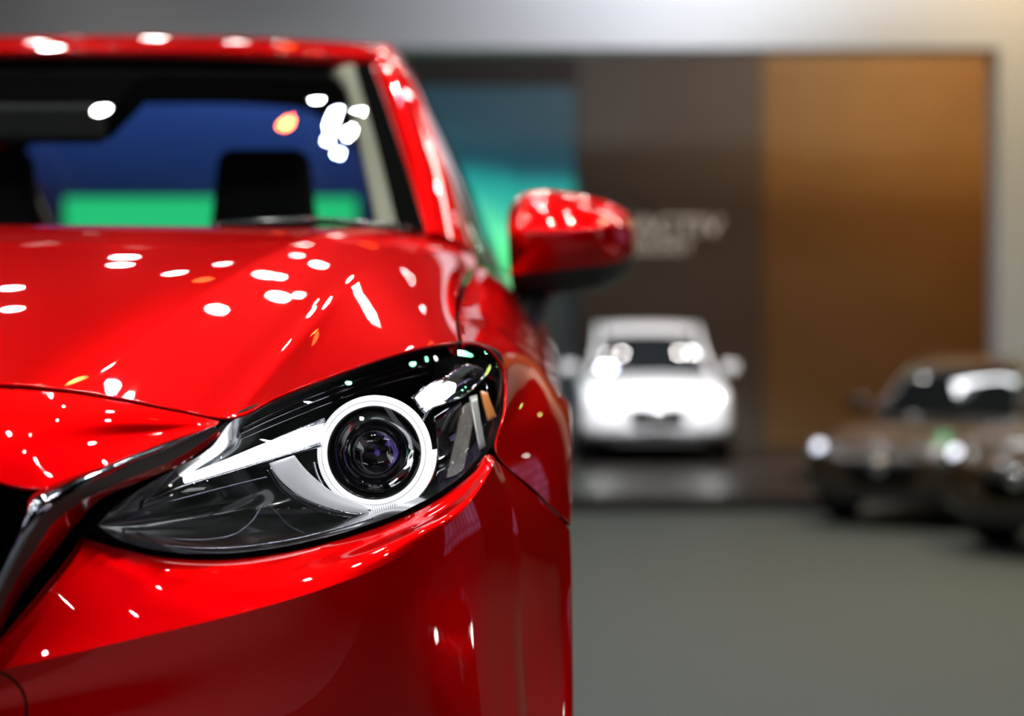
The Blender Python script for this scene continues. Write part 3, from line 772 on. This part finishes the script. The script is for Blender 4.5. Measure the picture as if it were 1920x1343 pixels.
# ---- door mirror
def door_mirror(mir):
    K = [  # outline points clockwise from the lower inner corner (px, py) with front face depth
        (960, 433), (965, 377), (985, 362), (1040, 358), (1100, 369), (1150, 382), (1180, 404), (1189, 424)]
    up = [(958, 432), (1000, 437), (1050, 436), (1100, 431), (1150, 425), (1190, 418)]
    r0 = [W(953, 395, 3.27), W(975, 367, 3.28), W(1015, 358, 3.29), W(1070, 362, 3.30), W(1130, 376, 3.31), W(1172, 396, 3.33), W(1190, 420, 3.36)]
    r0b = [W(952, 410, 3.23), W(975, 378, 3.24), W(1015, 369, 3.245), W(1070, 373, 3.25), W(1128, 387, 3.26), W(1168, 404, 3.29), W(1189, 423, 3.34)]
    r1 = [W(951, 425, 3.20), W(972, 404, 3.19), W(1015, 399, 3.18), W(1070, 400, 3.18), W(1126, 404, 3.20), W(1165, 413, 3.245), W(1190, 428, 3.32)]
    r2 = [W(952, 438, 3.185), W(975, 436, 3.165), W(1015, 434, 3.15), W(1070, 431, 3.15), W(1126, 426, 3.17), W(1168, 424, 3.225), W(1192, 434, 3.32)]
    r3 = [W(953, 465, 3.185), W(975, 465, 3.165), W(1015, 463, 3.15), W(1070, 460, 3.15), W(1126, 456, 3.17), W(1170, 456, 3.225), W(1193, 458, 3.32)]
    r4 = [W(956, 515, 3.20), W(976, 513, 3.18), W(1015, 509, 3.17), W(1070, 504, 3.17), W(1124, 498, 3.19), W(1165, 490, 3.24), W(1190, 480, 3.33)]
    r5 = [W(960, 541, 3.22), W(980, 541, 3.20), W(1015, 541, 3.19), W(1068, 538, 3.19), W(1120, 530, 3.21), W(1160, 517, 3.26), W(1186, 498, 3.34)]
    r6 = [W(962, 545, 3.30), W(982, 548, 3.30), W(1015, 549, 3.30), W(1065, 547, 3.30), W(1115, 539, 3.31), W(1150, 526, 3.33), W(1178, 505, 3.37)]
    mir_root = surf('side_mirror', grid([r0, r0b, r1, r2, r3, r4], 60, 50, cv=(3,), smooth=2), M['paint'], car, mirror=mir, loc=LOC)
    surf('mirror_base', grid([r4, r5, r6], 60, 16, smooth=1), M['satin_black'], mir_root, mirror=mir)
    back = [tuple(np.array(p) + np.array([0, .05, 0])) for p in r0]
    bb = [tuple(np.array(p) + np.array([0, .01, 0])) for p in r6]
    surf('mirror_shell', grid([r0, back], 40, 4, smooth=0), M['black'], mir_root, mirror=mir)
    surf('mirror_glass', grid([back, [lerp(a, b, .5) for a, b in zip(back, bb)], bb], 20, 10, smooth=0), M['chrome'], mir_root, mirror=mir)
    pts = [W(1005, 543, 3.27), W(998, 565, 3.25), W(985, 600, 3.22), W(968, 630, 3.2)]
    P = spline_pts(pts, 14)
    if mir: P[:, 0] = 2 * XC - P[:, 0]
    v, f = tube([tuple(p) for p in P], [.036, .034, .032, .031, .030, .029, .029, .028, .028, .028, .028, .028, .028, .028], 14)
    v = [(p[0], 3.23 + (p[1] - 3.23) * 1.6, p[2]) for p in v]
    mesh_obj('mirror_arm', v, f, M['satin_black'], mir_root)
M['satin_black'] = mat('satin_black', (.02, .02, .02), rough=.3)
door_mirror(False)
door_mirror(True)

# ---- wheels
def wheel(parent, x, y, z, r, wdt, side, rim_m=None, name='wheel'):
    rim_m = rim_m or M['alloy']
    prof = [(r * .66, -wdt / 2), (r * .9, -wdt / 2), (r * .98, -wdt * .42), (r, -wdt * .3), (r, wdt * .3), (r * .98, wdt * .42), (r * .9, wdt / 2), (r * .66, wdt / 2)]
    v, f = lathe(prof, 40, axis='x')
    o = mesh_obj(name, v, f, M['tyre'], parent, loc=(x, y, z))
    vv, ff = lathe([(r * .68, .45 * wdt * side), (r * .64, .36 * wdt * side), (r * .62, -wdt * .3 * side), (.02, -wdt * .3 * side)], 36, axis='x')
    V, F = list(vv), list(ff)
    for k in range(10):
        a = 2 * PI * k / 10
        c, s = math.cos(a), math.sin(a)
        n0 = len(V)
        for rr_, hw in ((.04, .03), (r * .65, .018)):
            for d in (-hw, hw):
                for xx in (.42 * wdt * side, .30 * wdt * side):
                    V.append((xx, rr_ * c - d * s, rr_ * s + d * c))
        F += [(n0, n0 + 2, n0 + 6, n0 + 4), (n0 + 1, n0 + 5, n0 + 7, n0 + 3), (n0, n0 + 4, n0 + 5, n0 + 1), (n0 + 2, n0 + 3, n0 + 7, n0 + 6)]
    n0 = len(V)
    hv, hf = lathe([(.0005, .44 * wdt * side), (.05, .43 * wdt * side), (.06, .36 * wdt * side)], 16, axis='x')
    V += hv; F += [tuple(i + n0 for i in q) for q in hf]
    mesh_obj('rim', V, F, rim_m, o, smooth=False)
    return o
for s in (1, -1):
    for y in (2.44, 5.1):
        wheel(car, XC + s * (.985 - .125), y - 3.6, .325, .325, .215, s)

# ================================================================== other cars in the hall
def loft_car(name, loc, rz, L, Wd, H, paint, style='sedan', parts=True, glass=None, lit=True):
    """front points to -y; origin at the ground below the middle."""
    root = empty(name, loc, rz)
    hw = Wd / 2
    hoodz = .62 * H if style == 'sedan' else .60 * H
    belt = hoodz + .06
    # lower body sections: y, half width, bottom z, top(deck) z
    secs = [(-.50, .40, .28, .36), (-.495, .70, .24, .42), (-.48, .86, .20, .47), (-.44, .95, .17, .535 if style != 'sedan' else .50),
            (-.36, .99, .16, .57), (-.27, 1.0, .16, .60), (-.20, 1.0, .15, .625), (-.05, 1.0, .15, .64), (.15, 1.0, .15, .65),
            (.32, .99, .16, .655), (.42, .96, .18, .65), (.475, .90, .22, .60), (.495, .78, .26, .52), (.50, .55, .30, .42)]
    G = []
    for (y, wf, zb, zt) in secs:
        w_, b, t = hw * wf, zb * H, zt * H
        half = [(0, t + .02), (w_ * .55, t + .012), (w_ * .86, t - .01), (w_ * .955, t - .05), (w_ * .99, b + (t - b) * .62), (w_, b + (t - b) * .42), (w_ * .97, b + .04), (w_ * .80, b), (0, b)]
        full = [(-x, z) for x, z in half[::-1]][:-1] + half
        G.append([(x, y * L, z) for x, z in full])
    G = grid(G, 60, 70, smooth=2)
    body = mesh_obj('body', G.reshape(-1, 3), grid_faces(*G.shape[:2], True), paint, root)
    # cabin
    top = H
    def sec(y, wl, z):
        return y * L, hw * wl, z
    cab = [(-.20, .86, .625, .84, .63), (-.14, .87, .635, .76, .78), (-.07, .88, .64, .70, .93), (.0, .885, .645, .69, .985), (.10, .88, .65, .68, 1.0),
           (.22, .87, .65, .66, .985), (.32, .85, .65, .64, .93), (.39, .83, .645, .68, .80), (.45, .80, .64, .78, .66)]
    if style == 'suv':
        cab = [(-.22, .88, .625, .86, .63), (-.16, .88, .635, .77, .79), (-.10, .89, .64, .73, .92), (-.04, .89, .645, .72, .985), (.10, .885, .65, .71, 1.0),
               (.28, .87, .65, .69, .985), (.38, .85, .65, .68, .93), (.43, .83, .645, .70, .80), (.475, .80, .64, .78, .66)]
    G = []
    for (y, wb, zb, wt, zt) in cab:
        b, t = zb * H - .02, zt * H
        half = [(0, t), (hw * wt * .7, t - .012), (hw * wt * .94, t - .03 * (t - b) - .012), (hw * (wt + (wb - wt) * .3), b + (t - b) * .62), (hw * wb, b)]
        full = [(-x, z) for x, z in half[::-1]][:-1] + half
        G.append([(x, y * L, z) for x, z in full])
    Gc = grid(G, 50, 50, smooth=1)
    mesh_obj('cabin_glass', Gc.reshape(-1, 3), grid_faces(*Gc.shape[:2], True), glass or M['far_glass'], root)
    # roof and pillars as one painted shell just outside the glass
    rf = [[(x * 1.012, y, z + .012) for (x, y, z) in row[2:7]] for row in G[2:8]]
    Gr = grid(rf, 30, 30, smooth=0)
    mesh_obj('roof', Gr.reshape(-1, 3), grid_faces(*Gr.shape[:2], True), paint, root)
    for s in (-1, 1):
        idx = 2 if s < 0 else 6
        pts = [(row[idx][0] * 1.01, row[idx][1], row[idx][2] + .006) for row in G]
        v, f = tube(spline_pts(pts, 24), .035, 8)
        mesh_obj('roof_pillar', v, f, paint, root)
        pts = [(row[idx + s * 2 if 0 <= idx + s * 2 < 9 else idx][0] * 1.0, row[idx][1], row[0][2]) for row in G]
        # headlight, mirror, fog lamp
        def on_body(x0, x1, z0, z1, yo, yi, m, nm):
            V = [(s * x0, yo, z0), (s * x1, yi, z0 + .02), (s * x1, yi + .02, z1 + .02), (s * x0, yo + .03, z1)]
            V += [(a, b_ + .12, c) for a, b_, c in V]
            F = [(0, 1, 2, 3), (0, 4, 5, 1), (1, 5, 6, 2), (2, 6, 7, 3), (3, 7, 4, 0)]
            if s < 0: F = [q[::-1] for q in F]
            return mesh_obj(nm, V, F, m, root, smooth=False)
        hl = on_body(hw * .50, hw * .93, .43 * H, .49 * H, -.492 * L, -.442 * L, M['far_lamp_clear'], 'headlight')
        if lit:
            v, f = lathe([(.0001, -.03), (.045, -.02), (.055, 0)], 16)
            mesh_obj('bulb', v, f, M['far_bulb'] if lit is True else M['far_lamp_glint'], hl, loc=(s * hw * .72, -.478 * L, .465 * H))
        on_body(hw * .60, hw * .84, .22 * H, .28 * H, -.492 * L, -.465 * L, M['black'], 'fog_lamp')
        v, f = box_v(-.10, .10, -.06, .06, -.07, .07)
        o = mesh_obj('side_mirror', v, f, paint, root, smooth=False, loc=(s * (hw + .09), -.15 * L, belt + .06))
        b = o.modifiers.new('bevel', 'BEVEL'); b.width = .045; b.segments = 4
        for y in (-.31, .29):
            wheel(root, s * (hw - .10), y * L, .36, .36, .22, s)
            # wheel arch
            v, f = lathe([(.37, 0), (.41, 0), (.41, .03)], 24, axis='x', a0=0, a1=PI)
            mesh_obj('wheel_arch', [(p[0] * s, p[1], p[2]) for p in v], f, M['black'], root, loc=(s * (hw - .005), y * L, .36))
    # grille and lower intake
    v, f = box_v(-hw * .45, hw * .45, -.512 * L, -.46 * L, .34 * H, .41 * H)
    v = [(p[0] * (.62 if p[2] < .36 * H else 1), p[1] + abs(p[0]) * .12, p[2]) for p in v]
    o = mesh_obj('grille', v, f, M['black'], root, smooth=False)
    b = o.modifiers.new('bevel', 'BEVEL'); b.width = .02; b.segments = 2
    v, f = lathe([(.0001, -.02), (.06, -.015), (.07, 0)], 20)
    mesh_obj('emblem', v, f, M['chrome'], o, loc=(0, -.513 * L, .375 * H))
    v, f = box_v(-hw * .58, hw * .58, -.498 * L, -.40 * L, .155 * H, .235 * H)
    v = [(p[0] * (.78 if p[2] > .2 * H else 1), p[1] + abs(p[0]) * .06, p[2]) for p in v]
    o = mesh_obj('lower_intake', v, f, M['black'], root, smooth=False)
    return root
M['far_glass'] = mat('dark_car_glass', (.01, .012, .014), rough=.03, coat=1)
M['far_lamp_clear'] = mat('clear_car_lamp', (.55, .56, .58), metal=.6, rough=.12, coat=1)
M['far_bulb'] = mat('lit_car_lamp', (1, 1, 1), emit=(1, 1, .97), estr=30)
M['far_lamp_glint'] = mat('car_lamp_glint', (.9, .9, 1), emit=(.8, .85, 1), estr=2.5)  # dim glow in place of highlights on the dark cars' headlamps
M['white_paint'] = mat('white_paint', (.78, .79, .82), rough=.35, coat=1)
M['brown_paint'] = mat('dark_brown_paint', (.03, .018, .012), metal=.4, rough=.3, coat=1, coat_rough=.02)
M['bronze_paint'] = mat('dark_bronze_paint', (.06, .038, .018), metal=.5, rough=.3, coat=1, coat_rough=.02)
M['flare_browned_paint'] = mat('flare_browned_paint', (.030, .020, .012), rough=.3, coat=1, coat_rough=.02)  # dark car paint tinted brown to imitate flare haze

def hallxy(px, Y): return CX + (px - VX) / FPX * Y
STZ = .15
o = loft_car('car', (hallxy(1212, 23.6), 23.6, STZ), 0, 4.54, 1.86, 1.70, M['white_paint'], 'suv')
tag(o, 'white sport utility car facing forward on the low black stage', 'car')
o = loft_car('car', (5.02, 17.3, 0), math.radians(-36), 4.4, 1.76, 1.46, M['flare_browned_paint'], lit=.5)
tag(o, 'dark car with faint painted glints in its headlights parked left of the taller bronze car', 'car', 'dark cars parked in a row')
o = loft_car('car', (6.02, 14.7, 0), math.radians(-50), 4.4, 1.80, 1.62, M['bronze_paint'], 'suv', lit=.5)
tag(o, 'dark bronze tall car cut off by the right edge of the photo', 'car', 'dark cars parked in a row')
o = loft_car('car', (6.6, 4.6, 0), math.radians(-75), 4.4, 1.78, 1.46, M['paint'], lit=True)
tag(o, 'second red car, mirrored in the lower bumper of the near red car', 'car')

# ================================================================== the hall
M['floor'] = mat('grey_hall_floor', (.045, .057, .053), rough=.6, noise=.06, nscale=.6)
M['stage'] = mat('black_stage', (.018, .015, .014), rough=.35)
M['header'] = mat('light_grey_panel', (.50, .51, .53), rough=.6, noise=.02, nscale=2)
M['wall_dark'] = mat('taupe_wall', (.09, .078, .068), rough=.8, noise=.06, nscale=.8)
M['wall_blue'] = mat('blue_grey_wall', (.15, .20, .24), rough=.8)
M['wall_top'] = mat('dark_brown_wall', (.035, .028, .024), rough=.8)
M['wall_brown'] = mat('flare_brown_wood_wall', (.19, .115, .04), rough=.6, noise=.15, nscale=1.2)  # brown wall, its warm tone also carries the orange flare
M['ceiling'] = mat('dark_ceiling', (.03, .03, .035), rough=.9)
M['plinth'] = mat('plinth_grey', (.12, .12, .12), rough=.4)

def st(name, *a):
    o = box(name, *a)
    o['kind'] = 'structure'
    return o
st('floor', -24, 24, -22, 27, -.1, 0, M['floor'])
st('ceiling', -24, 24, -22, 27, 9.6, 9.8, M['ceiling'])
YB = 26.0
st('wall_back', -24, hallxy(1082, YB), YB, YB + .3, 0, 9.6, M['wall_blue'])
st('wall_back', hallxy(1082, YB), hallxy(1430, YB), YB - .15, YB + .3, 0, 9.6, M['wall_dark'])
st('wall_back', hallxy(1430, YB), 24, YB - .02, YB + .3, 0, 9.6, M['wall_brown'])
st('wall_left', -24.2, -24, -22, 27, 0, 9.6, M['wall_top'])
st('wall_right', 24, 24.2, -22, 27, 0, 9.6, M['wall_top'])
st('wall_front', -24, 24, -22.2, -22, 0, 9.6, M['wall_top'])
YH = 21.5
hz = CZ + (645 - 90) / FPX * YH
px_ = hallxy(1872, YH)
st('trim_1', -24, px_ + 3.5, YH, YH + .5, hz, hz + 1.5, M['header'])
st('trim_2', px_, px_ + 3.5, YH - .01, YH + .49, STZ, hz - .003, M['header'])
bs = CZ + (645 - 165) / FPX * (YB - .2)
st('shade_strip', -24, hallxy(1082, YB), YB - .16, YB - .003, bs, 9.6, M['wall_top'])  # dark strip put in as the shade beneath the header
c = box('carpet', -10, 16, -14, .3, .003, .012, mat('pale_carpet', (.20, .20, .21), rough=.9, noise=.1, nscale=3))  # unseen carpet, added to lighten the floor mirrored in the bumper
tag(c, 'pale grey carpet added out of view to lighten the lower bumper reflection', 'carpet')
# low stage at the back
s = box('stage', -10, 3.5, 17.2, YB - .2, 0.002, STZ, M['stage'], bevel=.01)
box('stage_wing', 3.503, 14, 20.1, YB - .2, 0.002, STZ, M['stage'], s)
tag(s, 'low black stage under the white car along the back wall', 'stage')
# plinth under the red car
o = box('plinth', XC - .86, XC + .86, 2.1, 5.7, 0.0, PL, M['plinth'], bevel=.01)
tag(o, 'grey display plinth beneath the red car', 'plinth')

# LED screen with a green landscape
m = bpy.data.materials.new('screen_picture'); m.use_nodes = True
nt = m.node_tree; b = nt.nodes['Principled BSDF']; b.inputs['Base Color'].default_value = (.01, .01, .01, 1)
tc = nt.nodes.new('ShaderNodeTexCoord'); sp = nt.nodes.new('ShaderNodeSeparateXYZ')
ns = nt.nodes.new('ShaderNodeTexNoise'); ns.inputs['Scale'].default_value = 1.3
nt.links.new(tc.outputs['Object'], sp.inputs[0]); nt.links.new(tc.outputs['Object'], ns.inputs['Vector'])
a1 = nt.nodes.new('ShaderNodeMath'); a1.operation = 'MULTIPLY_ADD'; a1.inputs[1].default_value = .16
nt.links.new(sp.outputs[0], a1.inputs[0]); nt.links.new(sp.outputs[2], a1.inputs[2])
a2 = nt.nodes.new('ShaderNodeMath'); a2.operation = 'MULTIPLY_ADD'; a2.inputs[1].default_value = .5
nt.links.new(ns.outputs['Fac'], a2.inputs[0]); nt.links.new(a1.outputs[0], a2.inputs[2])
mr_ = nt.nodes.new('ShaderNodeMapRange'); mr_.inputs[1].default_value = .35; mr_.inputs[2].default_value = 3.0
nt.links.new(a2.outputs[0], mr_.inputs[0])
cr = nt.nodes.new('ShaderNodeValToRGB')
e = cr.color_ramp.elements
e[0].position = 0; e[0].color = (.05, .62, .22, 1)
e[1].position = 1; e[1].color = (.008, .035, .05, 1)
for p, c in ((.08, (.10, .95, .26, 1)), (.20, (.14, .85, .40, 1)), (.36, (.03, .42, .32, 1)), (.50, (.012, .24, .23, 1)), (.58, (.010, .06, .085, 1)), (.8, (.009, .038, .055, 1))):
    x = e.new(p); x.color = c
nt.links.new(mr_.outputs[0], cr.inputs[0])
nt.links.new(cr.outputs[0], b.inputs['Emission Color']); b.inputs['Emission Strength'].default_value = 1.2
YS = YB - .2
x0, x1 = hallxy(748, YS), hallxy(1078, YS)
z0, z1 = CZ + (645 - 520) / FPX * YS, CZ + (645 - 163) / FPX * YS
s = empty('led_screen', ((x0 + x1) / 2, YS, z0))
tag(s, 'big LED screen showing a green and teal landscape on the back wall', 'screen')
box('screen_panel', -(x1 - x0) / 2, (x1 - x0) / 2, 0, .05, 0, z1 - z0, m, s)
box('screen_frame', -(x1 - x0) / 2 - .03, (x1 - x0) / 2 + .03, .051, .2, -.03, z1 - z0 + .03, M['black'], s)

# wide blue LED wall behind the red car and the green strip display in front of it
m = bpy.data.materials.new('blue_screen_picture'); m.use_nodes = True
nt = m.node_tree; b = nt.nodes['Principled BSDF']; b.inputs['Base Color'].default_value = (.01, .01, .02, 1)
tc = nt.nodes.new('ShaderNodeTexCoord'); sp = nt.nodes.new('ShaderNodeSeparateXYZ')
nt.links.new(tc.outputs['Generated'], sp.inputs[0])
a1 = nt.nodes.new('ShaderNodeMath'); a1.operation = 'MULTIPLY_ADD'; a1.inputs[1].default_value = .25
nt.links.new(sp.outputs[0], a1.inputs[0]); nt.links.new(sp.outputs[2], a1.inputs[2])
cr = nt.nodes.new('ShaderNodeValToRGB'); e = cr.color_ramp.elements
e[0].position = .1; e[0].color = (.014, .014, .04, 1)
e[1].position = 1; e[1].color = (.07, .16, .75, 1)
for p, c in ((.35, (.018, .03, .12, 1)), (.62, (.026, .065, .30, 1)), (.85, (.035, .10, .46, 1))):
    x = e.new(p); x.color = c
nt.links.new(a1.outputs[0], cr.inputs[0]); nt.links.new(cr.outputs[0], b.inputs['Emission Color']); b.inputs['Emission Strength'].default_value = .75
xa, xb = hallxy(-700, YS), hallxy(738, YS)
za, zb = CZ + (645 - 430) / FPX * YS, CZ + (645 - 120) / FPX * YS
s = empty('led_wall', ((xa + xb) / 2, YS, za))
tag(s, 'wide deep blue LED wall seen through the windows of the red car', 'screen')
box('screen_panel', -(xb - xa) / 2, (xb - xa) / 2, 0, .05, 0, zb - za, m, s)
box('screen_frame', -(xb - xa) / 2 - .03, (xb - xa) / 2 + .03, .051, .2, -.03, zb - za + .03, M['black'], s)
M['green'] = mat('green_strip_picture', (.01, .05, .02), emit=(.02, .62, .22), estr=1.5, noise=.1, nscale=2)
xa, xb = hallxy(122, YS - .4), hallxy(668, YS - .4)
za, zb = CZ + (645 - 450) / FPX * (YS - .4), CZ + (645 - 371) / FPX * (YS - .4)
s = empty('strip_display', ((xa + xb) / 2, YS - .4, za))
tag(s, 'long low green strip display in front of the blue LED wall', 'screen')
box('screen_panel', -(xb - xa) / 2, (xb - xa) / 2, 0, .06, 0, zb - za, M['green'], s)
for k in (-1, 1):
    box('display_post', -.05, .05, .065, .15, STZ - za, zb - za, M['black'], s, loc=(k * (xb - xa) * .3, 0, 0))

# wall lettering, two lines, right part reads past the door mirror
def text(body, px_left, py_base, hpx, m, Y, width_px):
    c = bpy.data.curves.new('lettering', 'FONT'); c.body = body; c.extrude = .02
    o = bpy.data.objects.new('lettering', c); COL.objects.link(o)
    c.size = hpx / FPX * Y / .72
    bpy.context.view_layer.update()
    o.scale[0] = (width_px / FPX * Y) / max(o.dimensions[0], .01)
    o.location = (hallxy(px_left, Y), Y, CZ + (645 - py_base) / FPX * Y)
    o.rotation_euler = (PI / 2, 0, 0)
    bpy.context.view_layer.update()
    me = bpy.data.meshes.new_from_object(o)
    me.materials.clear(); me.materials.append(m)
    o2 = bpy.data.objects.new('lettering', me); o2.matrix_world = o.matrix_world
    bpy.data.objects.remove(o); COL.objects.link(o2)
    return o2
M['letters'] = mat('backlit_letters', (.6, .58, .52), emit=(.75, .7, .6), estr=.45)
YT = YB - .2
YT = YB - .19
o = text('SKYACTIV', 1090, 440, 34, M['letters'], YT, 262)
tag(o, 'upper line of pale lettering on the taupe wall behind the door mirror', 'lettering')
o = text('TECHNOLOGY', 1090, 473, 26, M['letters'], YT, 205)
tag(o, 'lower shorter line of pale lettering on the taupe wall', 'lettering')

# ceiling panels (frames around the area lights)
for (loc, sx, sy, p, c) in PANELS:
    f = empty('ceiling_light', loc)
    tag(f, 'large soft ceiling light panel high above the hall floor', 'ceiling light', 'large ceiling light panels')
    box('housing', -sx / 2 - .08, sx / 2 + .08, -sy / 2 - .08, sy / 2 + .08, 0, .15, M['black'], f)
M['booth_bulb'] = mat('booth_bulb', (1, 1, 1), emit=(1, .93, .85), estr=35)
# lit booth walls that stand around the hall and are mirrored in the paint
def booth(loc, rz, wd, h, z, col, strn, label, rowsn=5, colsn=9):
    m = bpy.data.materials.new('booth_picture'); m.use_nodes = True
    nt = m.node_tree; b = nt.nodes['Principled BSDF']; b.inputs['Base Color'].default_value = (.02, .02, .02, 1)
    tc = nt.nodes.new('ShaderNodeTexCoord'); mp = nt.nodes.new('ShaderNodeMapping')
    mp.inputs['Rotation'].default_value = (PI / 2, 0, 0)
    br = nt.nodes.new('ShaderNodeTexBrick'); br.inputs['Scale'].default_value = 1.0
    br.inputs['Brick Width'].default_value = wd / colsn; br.inputs['Row Height'].default_value = h / rowsn; br.inputs['Mortar Size'].default_value = .05
    br.inputs['Color1'].default_value = (*col, 1); br.inputs['Color2'].default_value = (*[c * .6 for c in col], 1); br.inputs['Mortar'].default_value = (.01, .01, .02, 1)
    nt.links.new(tc.outputs['Object'], mp.inputs[0]); nt.links.new(mp.outputs[0], br.inputs['Vector'])
    nt.links.new(br.outputs['Color'], b.inputs['Emission Color']); b.inputs['Emission Strength'].default_value = strn
    r = empty('booth_wall', (loc[0], loc[1], 0), rz)
    tag(r, label, 'booth wall')
    box('lit_panel', -wd / 2, wd / 2, -.03, 0, z, z + h, m, r)
    v, f = lathe([(.0001, -.07), (.05, -.05), (.07, 0), (.05, .05), (.0001, .07)], 10, axis='z')
    n = int(wd / .8)
    for k in range(n):
        xx = -wd / 2 + (k + .5) * wd / n
        q = mesh_obj('lamp', v, f, M['booth_bulb'], r, loc=(xx, -.45, z + h + .35 + .15 * math.sin(k * 2.7)))
        tv, tf = tube([(0, 0, .05), (0, .3, .12), (0, .6, 0)], .015, 5)
        mesh_obj('lamp_arm', tv, tf, M['black'], q)
    box('wall_panel', -wd / 2 - .2, wd / 2 + .2, .003, .3, 0, z + h + .3, M['wall_top'], r)
booth((15.5, 13.0), math.radians(-55), 7.0, 3.2, 1.6, (.50, .36, .75), .9, 'lavender lit booth wall of panels beyond the second red car')
booth((20.0, -3.0), math.radians(-95), 6.0, 2.0, 1.8, (.55, .50, .60), 1.2, 'pale lit booth wall at the far right side of the hall', 3, 5)
booth((6.0, -19.0), math.radians(-180), 6.0, 1.6, 2.0, (.35, .18, .75), 1.6, 'violet lit booth wall at the front end of the hall', 2, 6)
booth((-3.5, -20.0), math.radians(-180), 3.0, 1.2, 2.0, (.12, .70, .45), 1.6, 'green lit booth wall at the front end of the hall', 2, 3)
# ceiling spotlights: lamp can, rim and hanging rod
lv, lf = lathe([(.0, .26), (.10, .25), (.13, .18), (.14, .0), (.132, -.01), (.13, .0), (.0001, .01)], 16, axis='z')
rv, rf_ = tube([(0, 0, .25), (0, 0, 9.6 - SPOT_Z)], .012, 6)
proto = None
for (x, y, p, c, r) in SPOTS:
    if proto is None:
        o = mesh_obj('ceiling_spotlight', lv, lf, M['black'], loc=(x, y, SPOT_Z))
        k = mesh_obj('hanging_rod', rv, rf_, M['black'], o)
        tag(o, 'small round black spotlight hanging from the hall ceiling', 'spotlight', 'ceiling spotlights')
        proto = o
    else:
        o = proto.copy(); COL.objects.link(o); o.location = (x, y, SPOT_Z)
        q = k.copy(); COL.objects.link(q); q.parent = o
    sc_ = r / .10
    o.scale = (sc_, sc_, 1)
